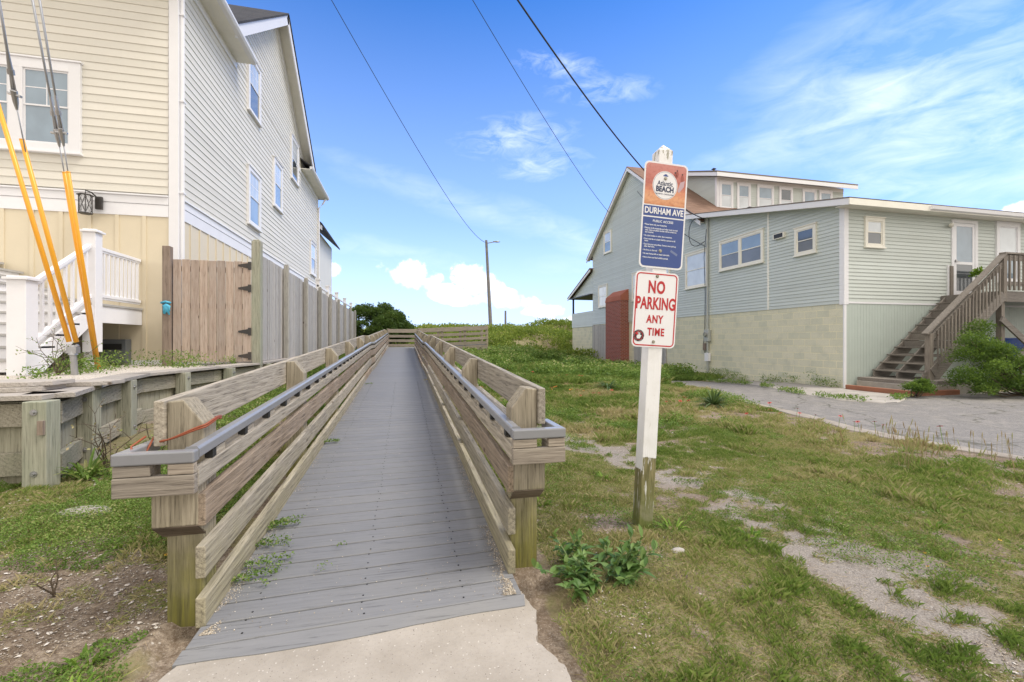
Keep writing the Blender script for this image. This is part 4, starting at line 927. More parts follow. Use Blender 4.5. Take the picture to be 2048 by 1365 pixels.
mb = MB(); mb.box(15.15, 21, YN, YN+.04, 2.2, 2.46); mb.box(15.15, 15.19, YN+.04, 9.98, 2.2, 2.438); build('rim_joist', mb, M['stairwood'], WS)
for x in (15.25, 17.6, 20.2): mb = MB(); mb.box(x, x+.12, YN+.05, YN+.17, -.3, 2.43); build('support_post', mb, M['stairwoodz'], WS)
mb = MB(); mb.bar((15.3, YN+.02, .3), (17.7, YN+.02, 2.2), .05, .18); build('brace', mb, M['stairwood'], WS)
mb = MB(); mb.bar((15.1, YN-.03, 1.75), (17.7, YN-.03, .0), .045, .16); build('brace', mb, M['stairwood'], WS)
mb = MB(); mb.box(12.68, 12.8, YN-.02, YN+.1, .2, 1.36); build('newel_post', mb, M['stairwoodz'], WS, bevel=.004)
mb = MB(); mb.box(15.2, 15.32, YN-.03, YN+.09, 2.2, 3.4); build('newel_post', mb, M['stairwoodz'], WS, bevel=.004)
mb = MB(); mb.bar((12.58, YN+.03, 1.34), (15.3, YN+.03, 3.46), .15, .045); build('handrail', mb, M['stairwood'], WS, bevel=.004)
mb = MB(); mb.bar((15.25, YN+.03, 3.47), (21, YN+.03, 3.47), .15, .045); build('handrail', mb, M['stairwood'], WS, bevel=.004)
mb = MB(); mb.bar((15.25, YN+.0, 3.35), (21, YN+.0, 3.35), .035, .14); mb.bar((15.25, YN+.0, 2.68), (21, YN+.0, 2.68), .035, .1); build('rail_board', mb, M['stairwood'], WS)
mb = MB(); mb.bar((12.75, YN+.02, 1.22), (15.25, YN+.02, 3.20), .035, .14); mb.bar((12.75, YN-.02, .38), (15.2, YN-.02, 2.36), .04, .24); build('rail_board', mb, M['stairwood'], WS)
mb = MB(); x = 12.92
while x < 15.15:
    t = (x-12.75)/2.5; zc = .45+1.98*t; mb.box(x-.019, x+.019, YN-.045, YN-.002-.02, zc-.12, zc+.86+random.uniform(-.02, .0)); x += .118
x = 15.42
while x < 21: mb.box(x-.019, x+.019, YN-.04, YN-.003, 2.5, 3.42); x += .17
build('balusters', mb, M['stairwoodz'], WS)
mb = MB(); mb.box(12.0, 13.9, 8.25, 9.9, -.16, .10); build('footing', mb, M['slab'], WS, bevel=.01)
mb = MB(); mb.box(12.05, 12.55, 8.5, 9.92, .10, .19); mb.box(12.5, 13.6, 8.3, 9.9, .101, .20); build('bottom_step', mb, M['stairwood'], WS, bevel=.005)
mb = MB(); mb.box(11.4, 12.0, 8.9, 9.9, -.2, -.01)
mb = MB(); mb.box(11.55, 12.95, 8.12, 8.24, -.14, .0); mb.box(11.5, 11.62, 8.12, 9.8, -.14, .0)
tag(build('steel_beam', mb, M['rust'], loc=(11.6, 8.2, -.13), bevel=.008), 'rusty red steel beam lying at the foot of the grey timber stair', 'beam')
mb = MB()
for yy in np.linspace(0, 1, 13)[:-1]: pass
prof = []
for i in range(17):
    t = i/16; prof.append((15.9+3.4*t, .45+.38*(1-math.sin(math.pi*(t*.92+.04))**.45), .36*math.sin(math.pi*(t*.9+.05))**.7))
vs = []; fs = []
for (x, zk, hw) in prof:
    for j in range(9):
        a = math.pi*j/8; vs.append((x, 9.25-hw*math.cos(a), 1.24-.72*math.sin(a)*(hw/.36)**.5))
for i in range(16):
    for j in range(8): fs.append((i*9+j, i*9+j+1, (i+1)*9+j+1, (i+1)*9+j))
mb.add(vs, fs); mb.tube([(p[0], 9.25-p[2], 1.24) for p in prof], .02, 6); mb.tube([(p[0], 9.25+p[2], 1.24) for p in prof], .02, 6)
mb.box(16.3, 16.4, 8.95, 9.55, -.2, .6); mb.box(18.4, 18.5, 8.95, 9.55, -.2, .6)
tag(build('boat', mb, M['bluetarp'], loc=(17.5, 9.25, -.1), smooth=False), 'dark blue boat hull stored under the timber landing', 'boat')
mb = MB(); mb.box(15.35, 15.6, 9.5, 9.75, 2.48, 2.75)
pp = thing('potted_plant', (16.0, 9.55, 2.48), 'leafy plant in a small pot on the landing beside the glass door', 'plant')
mb = MB(); mb.tube([(16.02, 9.65, 2.48), (16.02, 9.65, 2.78)], [.07, .10], 12); build('pot', mb, M['stairwoodz'], pp)

# ================================================================ guy wires
def guy(name, base, top, far, label, guardlen, anchor=True, ends=None):
    g = thing(name, base, label, 'guy wire', 'guy wires anchored in the gravel yard')
    b, t = Vector(base), Vector(top); d = (t-b).normalized()
    mb = MB(); mb.tube([b, t], [.027, .022], 10); mb.tube([t, t+d*.01], .022, 10); build('guard', mb, M['orange'], g, smooth=True)
    f = Vector(far); d2 = (f-t).normalized(); mb = MB(); mb.tube([t-d*.2, t+d2*.35], .006, 6); mb.tube([t+d2*.35, f], .0115, 8); build('cable', mb, M['cable'], g, smooth=True)
    mb = MB(); p = t+d2*.35; s_ = d2.cross(Vector((0, 1, 0))).normalized()
    mb.tube([p-d2*.05, p+d2*.03, p+d2*.14, p+d2*.15], [.010, .024, .03, .012], 8)
    mb.bar(p+d2*.10-s_*.06, p+d2*.10+s_*.06, .03, .02)
    mb.tube([p+d2*.14-s_*.02, p+d2*.30-s_*.012], .006, 6); mb.tube([p+d2*.14+s_*.02, p+d2*.30+s_*.012], .006, 6)
    mb.tube([p+d2*.29, p+d2*.34], .03, 8); mb.tube([p+d2*.34, p+d2*.50], [.022, .013], 8)
    build('clamp', mb, M['steel'], g)
def PD(px_, py_, dep):
    u = px_-1024; v = 682.5-py_; k = dep/910
    return ((910*math.sin(YAW)+u*math.cos(YAW))*k, (910*math.cos(YAW)-u*math.sin(YAW))*k, EYE+v*k)
G = [((-3.98, 6.66, 1.16), PD(-22, 150, 5.0), PD(-60, 0, 4.7), 'yellow guarded guy wire leaning out of the left edge, leftmost of the four'),
     ((-3.93, 6.70, 1.16), PD(44, 280, 4.9), PD(-12, -60, 4.2), 'yellow guarded guy wire second from the left with large steel clamp'),
     ((-4.42, 7.98, .76), PD(129, 346, 5.65), PD(48, -90, 4.9), 'yellow guarded guy wire third from the left, left of the touching pair'),
     ((-4.39, 7.96, .76), PD(136.5, 345, 5.6), PD(64, -90, 4.85), 'yellow guarded guy wire on the far right of the four, right of the touching pair')]
for i, (b, t, f, lb) in enumerate(G): guy('guy_wire', b, t, f, lb, 2.4)
mb = MB(); mb.tube([(-3.95, 6.72, .6), (-3.95, 6.68, 1.0)], .035, 10); mb.tube([(-3.95, 6.68, 1.0), (-3.95, 6.68, 1.12)], [.05, .03], 8); mb.box(-4.0, -3.9, 6.64, 6.72, 1.02, 1.10); mb.bar((-4.03, 6.68, 1.03), (-3.9, 6.68, 1.12), .03, .03)
tag(build('anchor_rod', mb, M['steel'], loc=(-3.95, 6.7, .75)), 'grey steel anchor rod at the foot of the two left guy wires', 'anchor')

# ================================================================ overhead wires, poles
def wire(name, p, q, sag, r0, r1, label, n=40):
    p, q = Vector(p), Vector(q); pts = []; rs = []
    for i in range(n+1):
        t = i/n; v = p.lerp(q, t); v.z -= sag*4*t*(1-t); pts.append(v); rs.append(r0+(r1-r0)*t)
    mb = MB(); mb.tube(pts, rs, 6); o = build(name, mb, M['dwire'], loc=tuple(q), smooth=True); tag(o, label, 'wire')
LP = (7.6-3.5, 46., 0)
def lamp():
    g = thing('street_lamp', PD(984, 660, 47), 'tall leaning grey street lamp standing beyond the dune', 'street lamp')
    b = Vector(PD(984.5, 662, 47)); b.z = -.5; t = Vector(PD(972.5, 481, 47))
    mb = MB(); mb.tube([b, b.lerp(t, .5), t], [.22, .18, .13], 12); build('pole', mb, M['greypole'], g)
    a = Vector(PD(974, 487, 47)); c = Vector(PD(990, 484, 46.6)); mb = MB(); mb.tube([a, c], .05, 8); build('arm', mb, M['steel'], g)
    mb = MB(); mb.ball(c+Vector((.15, -.05, 0)), .3, sc=(1.3, .6, .28)); build('lamp_head', mb, M['steel'], g, smooth=True)
lamp()
p = Vector(PD(1011, 660, 75)); mb = MB(); mb.tube([(p.x, p.y, -1), PD(1011, 622, 75)], [.22, .16], 8)
tag(build('utility_pole', mb, M['greypole'], loc=(p.x, p.y, -1)), 'distant bare grey pole right of the street lamp', 'pole')
hm = (XH-.15, UY(1412), 6.05)
wire('power_line', PD(640, -40, 7), PD(972.5, 486, 47), .8, .006, .024, 'fine dark wire running down to the street lamp, leftmost of the overhead wires')
wire('power_line', PD(930, -25, 7), (XH-.2, 24.2, 8.55), .25, .006, .013, 'thin dark wire in the middle of the sky sloping to the green house gable')
wire('power_line', PD(1018, -25, 6), hm, .55, .014, .02, 'thick dark service wire sloping behind the sign post to the green house')
wire('power_line', (XH-.3, 20.8, 8.7), (XH-.12, UY(1416), 4.9), .25, .013, .013, 'short dark wire hanging along the green house wall behind the signs')

# ================================================================ sign post
fwd = Vector((math.sin(YAW), math.cos(YAW), 0)); rt = Vector((math.cos(YAW), -math.sin(YAW), 0)); up = Vector((0, 0, 1))
base = Vector(PD(1284, 1055, 2.86)); base.z = 0; topc = Vector(PD(1326, 290, 2.84))
ax = (topc-base).normalized(); th = math.radians(11)
nrm = -(fwd*math.cos(th)-rt*math.sin(th)); nrm = (nrm-ax*nrm.dot(ax)).normalized(); nrm = nrm*1.0
# face turned slightly to the right, so its left flank shows
rr = ax.cross(nrm).normalized()
MS = Matrix.Translation(base) @ Matrix((rr, ax, nrm)).transposed().to_4x4()
Lp = (topc-base).length
def build_local(name, mb, mat, parent, bevel=0, smooth=False, label=None):
    me = bpy.data.meshes.new(name); me.from_pydata(mb.v, [], mb.f); me.update()
    a = me.attributes.new('rnd', 'FLOAT', 'FACE'); a.data.foreach_set('value', np.array(mb.r, np.float32)); me.materials.append(mat)
    if smooth:
        for p in me.polygons: p.use_smooth = True
    o = bpy.data.objects.new(name, me); COL.objects.link(o); o.parent = parent; WM[o.name] = WM.get(parent.name, Matrix())
    if bevel: b = o.modifiers.new('bevel', 'BEVEL'); b.width = bevel; b.segments = 2; b.limit_method = 'ANGLE'
    if label: o['label'] = label
    return o
SP = thing('sign_post', base, 'leaning white painted square post with bare mossy wood at its foot', 'post', M=MS)
def postmat():
    m, t, b, _ = newmat('peeling white post paint'); oc = t.node('ShaderNodeTexCoord').outputs['Object']; s_ = t.node('ShaderNodeSeparateXYZ', i_0=oc)
    v = t.mapping(oc, (1, .08, 1)); g = t.mr(t.noise(v, 80, 4, .6, .5), .35, .65); n = t.noise(oc, 9, 5, .6); n2 = t.noise(t.mapping(oc, (1, .25, 1)), 45, 4, .7)
    wd = t.mix(g, (.13, .115, .05), (.29, .25, .13)); wd = t.mix(t.mr(s_.outputs[1], .05, .35, .75, .1), wd, (.10, .14, .02)); wd = t.mix(t.mr(n, .5, .65, 0, .5), wd, (.3, .28, .2))
    wh = t.mix(t.mr(n, .45, .75, 0, .35), (.82, .82, .83), (.62, .61, .58)); wh = t.mix(t.mr(n2, .62, .7, 0, .35), wh, (.45, .42, .37))
    # edge of the paint: lower on the left flank than on the face
    lev = t.math('SUBTRACT', .45, t.math('MULTIPLY', t.math('LESS_THAN', s_.outputs[0], -.0435), .08))
    e_ = t.math('ADD', t.math('SUBTRACT', s_.outputs[1], lev), t.math('MULTIPLY', t.math('SUBTRACT', t.noise(oc, 30, 3), .5), .045))
    k = t.mr(e_, -.003, .003)
    strk = t.math('MULTIPLY', t.mr(t.noise(t.mapping(oc, (1, .12, 1)), 42, 4, .6), .56, .60), t.mr(s_.outputs[1], .06, .25))
    k = t.math('MAXIMUM', k, t.math('MULTIPLY', strk, .7))
    topd = t.math('MULTIPLY', t.mr(s_.outputs[1], 2.12, 2.2), t.mr(n2, .52, .58)); k2 = t.math('MULTIPLY', k, t.math('SUBTRACT', 1., t.math('MULTIPLY', topd, .75)))
    t.link(t.mix(k2, wd, wh), b.inputs['Base Color']); b.inputs['Roughness'].default_value = .6
    setbump(t, b, t.math('ADD', t.math('MULTIPLY', g, .3), t.math('MULTIPLY', k, 1.)), .5, .004)
    return m
mb = MB(); h = .046
def pr(a, b, n): return (a, n, b)
mb.add([(-h, -.2, -h), (h, -.2, -h), (h, -.2, h), (-h, -.2, h), (-h, Lp-.05, -h), (h, Lp-.05, -h), (h, Lp-.05, h), (-h, Lp-.05, h), (0, Lp, 0)],
       [(0, 1, 2, 3), (0, 4, 5, 1), (1, 5, 6, 2), (2, 6, 7, 3), (3, 7, 4, 0), (4, 8, 5), (5, 8, 6), (6, 8, 7), (7, 8, 4)])
build_local('shaft', mb, postmat(), SP, bevel=.003)
def rrect(w_, h_, r, n=6):
    pts = []
    for (cx, cy, a0) in ((w_/2-r, h_/2-r, 0), (-w_/2+r, h_/2-r, 90), (-w_/2+r, -h_/2+r, 180), (w_/2-r, -h_/2+r, 270)):
        for i in range(n+1): a = math.radians(a0+90*i/n); pts.append((cx+r*math.cos(a), cy+r*math.sin(a)))
    return pts
def plate(parent, name, pts, z0, z1, mat):
    mb = MB(); mb.prism(pts, lambda a, b, n: (a, b, n), z0, z1); return build_local(name, mb, mat, parent)
def ring(parent, name, w_, h_, r, t_, z0, z1, mat):
    A = rrect(w_, h_, r); B = rrect(w_-2*t_, h_-2*t_, max(r-t_, .002)); k = len(A); mb = MB()
    mb.add([(a, b, z1) for a, b in A]+[(a, b, z1) for a, b in B]+[(a, b, z0) for a, b in A], [(i, (i+1) % k, (i+1) % k+k, i+k) for i in range(k)]+[(i, i+2*k, (i+1) % k+2*k, (i+1) % k) for i in range(k)])
    return build_local(name, mb, mat, parent)
FONT = None
def text(parent, s_, x, y, size, mat, z_=.004, sx=1., bold=.0, align='CENTER', name='lettering', rot=0, space=1.):
    cu = bpy.data.curves.new('t', 'FONT'); cu.body = s_; cu.size = size; cu.align_x = align; cu.align_y = 'CENTER'; cu.offset = bold; cu.extrude = .0004; cu.space_character = space; cu.resolution_u = 4
    ob = bpy.data.objects.new('t', cu); COL.objects.link(ob); bpy.context.view_layer.update()
    me = bpy.data.meshes.new_from_object(ob.evaluated_get(bpy.context.evaluated_depsgraph_get())); bpy.data.objects.remove(ob)
    me.transform(Matrix.Translation((x, y, z_)) @ Matrix.Rotation(math.radians(rot), 4, 'Z') @ Matrix.Diagonal((sx, 1, 1, 1))); me.materials.clear(); me.materials.append(mat)
    o = bpy.data.objects.new(name, me); COL.objects.link(o); o.parent = parent; return o
def bolt(parent, x, y, z_):
    mb = MB(); mb.tube([(x, y, z_), (x, y, z_+.002)], .0105, 16); mb.tube([(x, y, z_+.002), (x, y, z_+.006)], .0065, 8); o = build_local('bolt', mb, M['boltm'], parent); return o
M['boltm'] = paint('weathered bolt', (.42, .40, .33), .5, .5, (.12, .1, .06), scale=60, metallic=.3)
signw = paint('white sign face', (.80, .80, .83), .35, .06, (.6, .6, .58), scale=12); signred = paint('sign red', (.50, .02, .025), .4, .15, (.32, .015, .02), scale=30); signblue = paint('sign blue', (.035, .07, .25), .4, .12, (.08, .12, .3), scale=14)
palew = flat('sign pale lettering', (.72, .75, .82), .5)
zf = h+.003; kpx = Lp/768.   # post height per photo pixel
def sgn(name, yc, xoff, rotdeg, label):
    MM = MS @ Matrix.Translation((xoff, yc, zf)) @ Matrix.Rotation(math.radians(rotdeg), 4, 'Z')
    return thing(name, MM.translation, label, 'sign', M=MM)
# --- no parking sign
W2, H2 = .288, .462
S2 = sgn('no_parking_sign', (1055-618.5)*kpx, -.0185, -.4, 'white no parking sign with red lettering and border, lower sign on the white post')
plate(S2, 'panel', rrect(W2, H2, .03), 0, .0022, signw); ring(S2, 'border', W2-.016, H2-.016, .026, .0075, .0015, .0030, signred)
text(S2, 'NO', .0, .135, .105, signred, .003, .66, .0035, space=1.1); text(S2, 'PARKING', .0, .035, .102, signred, .003, .60, .003, space=1.03)
text(S2, 'ANY', -.0, -.060, .066, signred, .003, .74, .0022, space=1.15); text(S2, 'TIME', .012, -.138, .064, signred, .003, .74, .0022, space=1.15)
bolt(S2, 0, .206, .0025); bolt(S2, .0, -.197, .0025)
def circ(cx, cy, r, n=28, ry=None): return [(cx+r*math.cos(2*math.pi*i/n), cy+(ry or r)*math.sin(2*math.pi*i/n)) for i in range(n)]
blk = flat('sticker black', (.02, .02, .025), .5); whs = flat('sticker white', (.75, .75, .76), .5)
st_ = plate(S2, 'round_sticker', circ(-.100, -.163, .036), .003, .0034, blk)
plate(st_, 'ring_mark', circ(-.100, -.163, .028), .0035, .0038, signred); plate(st_, 'ring_mark', circ(-.100, -.163, .0245), .0039, .0041, blk)
hand = [(-.011, -.018), (.006, -.019), (.014, -.008), (.017, .002), (.011, .004), (.009, -.001), (.008, .019), (.003, .020), (.002, .004), (-.001, .004), (-.003, .022), (-.008, .021), (-.007, .002), (-.012, .002), (-.014, -.008)]
plate(st_, 'hand_mark', [(-.100+a, -.163+b) for a, b in hand], .0042, .0045, whs); plate(st_, 'hand_mark', circ(-.112, -.151, .008, 12), .0046, .0048, signred)
for s_, a0, a1 in (('.........', 0, 360),):
    for i in range(22):
        a = 2*math.pi*i/22; c_ = (-.100+.0322*math.cos(a), -.163+.0322*math.sin(a)); plate(st_, 'rim_mark', circ(*c_, .0017, 5), .0036, .0039, whs) if i % 4 else None
# --- street sign
W1, H1 = .290, .648
S1 = sgn('beach_access_sign', (1055-433)*kpx, .0035, -.4, 'tall blue and sunset coloured public beach access sign, upper sign on the white post')
plate(S1, 'panel', rrect(W1, H1, .03), 0, .0022, signw)
def picmat():
    m, t, b, _ = newmat('faded sunset print'); oc = t.node('ShaderNodeTexCoord').outputs['Object']; s_ = t.node('ShaderNodeSeparateXYZ', i_0=oc)
    n = t.noise(t.mapping(oc, (1, 2.2, 1)), 18, 5, .6, .5); n2 = t.noise(oc, 60, 4, .6)
    c = t.ramp(t.math('ADD', t.mr(s_.outputs[1], .05, .31), t.math('MULTIPLY', t.math('SUBTRACT', n, .5), .5)), [(0, (.50, .19, .08)), (.2, (.70, .36, .19)), (.4, (.62, .24, .14)), (.55, (.44, .13, .10)), (.7, (.50, .17, .14)), (1, (.55, .23, .20))])
    c = t.mix(t.mr(n2, .5, .7, 0, .35), c, (.30, .08, .06)); t.link(c, b.inputs['Base Color']); b.inputs['Roughness'].default_value = .45; return m
A = rrect(W1-.02, H1-.02, .024)
ypic, yband, yb2 = .062, -.008, -.016
plate(S1, 'printed_picture', [(a, b) for a, b in A if b > .2]+[(-W1/2+.01, ypic), (W1/2-.01, ypic)], .0022, .0027, picmat())
plate(S1, 'name_band', [(-W1/2+.009, yband), (W1/2-.009, yband), (W1/2-.009, ypic-.007), (-W1/2+.009, ypic-.007)], .0022, .0027, signblue)
plate(S1, 'rules_panel', [(W1/2-.009, yb2), (-W1/2+.009, yb2)]+[(a, b) for a, b in A if b < -.2], .0022, .0027, signblue)
text(S1, 'DURHAM AVE', .0, .0235, .053, signw, .0032, .78, .0014); text(S1, 'PUBLIC ACCESS', -.003, -.038, .0195, palew, .0032, .92, .0004, space=1.1)
rules = ['• Please leave only your footprints.', '• Dispose of all receptacles and other trash in trash', '   cans. Cans and plastic bottles will be sorted out', '   and recycled.', '• No glass bottles or other glass containers.', '• Dogs must be on a leash held by a person at all', '   times.',
         '• Don\'t let your pet pollute. Owners must pick up', '   after their dogs.', '• No fires or charcoal', '• No tent frames left on beach overnight.', '• Not to harm and feed wildlife animals.']
yy = [-.062, -.083, -.096, -.109, -.130, -.150, -.162, -.183, -.196, -.218, -.240, -.262]
for l, y in zip(rules, yy): text(S1, l, -.127, y, .0135, palew, .0032, .80, .0002, 'LEFT')
lg = plate(S1, 'round_logo', circ(-.004, .185, .083, 40, .087), .0027, .0032, signw); navy = flat('logo navy', (.03, .045, .10), .5)
mb = MB(); k = 44
A_ = circ(-.004, .185, .079, k, .083); B_ = circ(-.004, .185, .0775, k, .0815); mb.add([(a, b, .0036) for a, b in A_]+[(a, b, .0036) for a, b in B_], [(i, (i+1) % k, (i+1) % k+k, i+k) for i in range(k)]); build_local('logo_ring', mb, navy, lg)
text(lg, 'Atlantic', -.004, .196, .040, navy, .0034, .82, .0008); text(lg, 'BEACH', -.004, .160, .045, navy, .0034, .84, .0022); text(lg, 'NORTH CAROLINA', -.004, .131, .012, navy, .0034, .95, .0003, space=1.25)
plate(lg, 'logo_cap', [(-.018, .240), (.012, .240), (.014, .246), (.006, .248), (.005, .254), (-.011, .254), (-.012, .248), (-.020, .246)], .0033, .0036, signblue)
mb = MB(); figs = [(.108, .235, .011, .04), (.072, .262, .010, .03), (.060, .248, .012, .03)]
red_ = flat('print figure', (.33, .09, .07), .6)
for (x, y, a, b) in figs: plate(S1, 'printed_figure', circ(x, y, a, 14, b*.7), .0028, .0030, red_); plate(S1, 'printed_figure', circ(x, y+b*.75, a*.5, 10), .0028, .0031, flat('print head', (.09, .04, .04), .6))
plate(S1, 'printed_figure', [(.098, .215), (.126, .228), (.122, .19), (.092, .15), (.080, .16)], .0031, .0033, flat('print board', (.50, .36, .40), .6))
bolt(S1, -.004, .227, .0036); bolt(S1, -.010, -.217, .0028)
# sticker scraps on the sign
M['scuff'] = flat('scuffed sticker', (.16, .2, .35), .6)
MM = rrect(.052, .014, .002); ca, sa = math.cos(math.radians(-28)), math.sin(math.radians(-28))
o = plate(S1, 'faded_sticker', [(.082+a*ca-b*sa, -.222+a*sa+b*ca) for a, b in MM], .0028, .0031, M['scuff'])

# ================================================================ plants
def leaf_quads(pos, nrm_, size, aspect=.45, rnd=None, fold=0):
    """kite shaped leaves: pos (N,3) base, nrm_ (N,3) direction along the leaf"""
    N = len(pos); d = nrm_/np.linalg.norm(nrm_, axis=1, keepdims=True); r = rng.normal(size=(N, 3)); s_ = np.cross(d, r); s_ /= np.linalg.norm(s_, axis=1, keepdims=True)+1e-9
    L = size[:, None]; w_ = L*aspect/2
    V = np.stack([pos, pos+d*L*.45+s_*w_, pos+d*L, pos+d*L*.45-s_*w_], 1).reshape(-1, 3); F = np.arange(N*4).reshape(-1, 4)
    return V, F, (rng.random(N) if rnd is None else rnd)
def cloud_pts(cs, rs, n, shell=.55, flatz=.8):
    cs = np.array(cs); rs = np.array(rs); wgt = rs**2; wgt = wgt/wgt.sum(); k = rng.choice(len(cs), n, p=wgt); d = rng.normal(size=(n, 3)); d /= np.linalg.norm(d, axis=1, keepdims=True)
    d[:, 2] = np.where(d[:, 2] < -.3, -d[:, 2], d[:, 2])
    rad = (shell+(1-shell)*rng.random(n)**.6)*rs[k]; lump = 1+.9*(fbm(d[:, 0]*3+k*5, d[:, 1]*3+d[:, 2]*2, 1.6, 3, 2)-.5)+np.where(rng.random(n) < .06, rng.random(n)*.35, 0)
    p = cs[k]+d*(rad*lump)[:, None]*np.array([1, 1, flatz]); return p, d, k
def add_obj(name, V, F, r, mat, parent=None, loc=None): return link_mesh(name, mesh_np(name, V, F, r), mat, parent, loc)
LM = {}
LM['grass'] = leafmat('grass blades', [(0, (.09, .15, .03)), (.35, (.155, .23, .045)), (.62, (.27, .32, .09)), (.8, (.38, .34, .16)), (1, (.50, .41, .24))], .3)
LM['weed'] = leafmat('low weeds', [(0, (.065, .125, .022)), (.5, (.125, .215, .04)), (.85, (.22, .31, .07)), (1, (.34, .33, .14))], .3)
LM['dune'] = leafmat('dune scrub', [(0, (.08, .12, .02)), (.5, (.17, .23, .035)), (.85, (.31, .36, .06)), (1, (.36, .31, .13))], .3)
LM['dark'] = leafmat('wax myrtle leaves', [(0, (.03, .06, .014)), (.5, (.055, .10, .02)), (.85, (.10, .16, .03)), (1, (.15, .13, .05))], .2)
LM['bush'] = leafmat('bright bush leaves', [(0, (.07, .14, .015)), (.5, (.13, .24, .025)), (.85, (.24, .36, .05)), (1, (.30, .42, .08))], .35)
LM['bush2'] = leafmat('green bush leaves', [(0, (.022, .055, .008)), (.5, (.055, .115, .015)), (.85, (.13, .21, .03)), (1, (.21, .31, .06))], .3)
LM['broad'] = leafmat('broad grey green leaves', [(0, (.06, .125, .03)), (.5, (.10, .185, .045)), (1, (.18, .27, .08))], .2, .5)
LM['straw'] = leafmat('dry seed stalks', [(0, (.26, .18, .09)), (.6, (.42, .33, .19)), (1, (.34, .38, .13))], .2)
LM['twig'] = flat('twigs', (.10, .075, .05), .9)
def blades(name, n, xr, yr, hfun, wd, mat, maskpow=1., zofs=0, excl=None, bend=.5, rfun=None):
    x = rng.uniform(*xr, n); y = rng.uniform(*yr, n)
    # keep only what can be seen from near the camera's side
    keep = rng.random(n) < grass_mask(x, y)**maskpow
    keep &= ~((x > -1.02) & (x < .74) & (y > 1.86)); keep &= ~((x > -.86) & (x < .60) & (y < 2.05)); keep &= x > np.where(y > 4.1, -2.55, -9)
    edge = np.interp(y, [-6, 3.4, 4.3, 5.2, 6.5, 7.9, 9.5, 11.7, 13.2, 14.6], [6.3, 6.12, 6.0, 6.0, 6.4, 6.75, 7.2, 7.65, 8.1, 12]); keep &= x < edge
    x, y = x[keep], y[keep]; n = len(x); z = gz(x, y)+relief(x, y)-.003
    h_ = hfun(x, y)*rng.uniform(.45, 1.25, n); a = rng.uniform(0, 2*np.pi, n); ln = rng.uniform(.15, 1.15, n)*bend*h_*1.6; w_ = wd*rng.uniform(.6, 1.3, n)
    px_, py_ = np.cos(a), np.sin(a); q = rng.uniform(0, 2*np.pi, n); sx_, sy_ = np.cos(q)*w_, np.sin(q)*w_
    b0 = np.stack([x-sx_, y-sy_, z], 1); b1 = np.stack([x+sx_, y+sy_, z], 1); m0 = np.stack([x+px_*ln*.35+sx_*.7, y+py_*ln*.35+sy_*.7, z+h_*.6], 1); tp = np.stack([x+px_*ln, y+py_*ln, z+h_*.9], 1)
    V = np.stack([b0, b1, m0, tp], 1).reshape(-1, 3); F = np.arange(n*4).reshape(-1, 4)
    gmv = fbm(x, y, .9, 3, 77); r = np.clip(rng.random(n)*.7+(gmv-.42)*1.6+.17, 0, 1) if rfun is None else rfun(x, y, n)
    o = add_obj(name, V, F, r, mat); return tag(o, kind='stuff')
tag(blades('short_grass', 620000, (-3.2, 4.6), (.7, 5.2), lambda x, y: .012+.05*np.clip(fbm(x, y, 8, 3, 41)-.36, 0, 1)*2, .0011, LM['grass']), 'short patchy green and straw coloured grass in the foreground', 'grass')
tag(blades('thatch', 260000, (-3.0, 4.6), (.7, 5.2), lambda x, y: .016+0*x, .0012, LM['grass'], .3, bend=1.6, rfun=lambda x, y, n: .45+.5*rng.random(n)), 'thin yellowing thatch between the grass clumps', 'grass')
tag(blades('lawn_grass', 480000, (-2.6, 7.6), (5.0, 14), lambda x, y: .022+.14*np.clip(fbm(x, y, 3.2, 3, 42)-.38, 0, 1)*2, .0028, LM['grass']), 'patchy lawn grass between the boardwalk and the driveway', 'grass')
tag(blades('lawn_grass', 130000, (3.6, 7.2), (.6, 5.4), lambda x, y: .018+.09*np.clip(fbm(x, y, 5, 3, 42)-.38, 0, 1)*2, .0017, LM['grass']), 'patchy lawn grass near the kerb at the right', 'grass')
tag(blades('tall_grass', 260000, (-2.5, 11.4), (12, 30), lambda x, y: .10+.16*fbm(x, y, .8, 3, 43), .009, LM['grass'], .6, rfun=lambda x, y, n: np.clip(rng.random(n)*.6+(fbm(x, y, .5, 3, 9)-.5), 0, 1)), 'taller rough grass in front of the dune', 'grass')
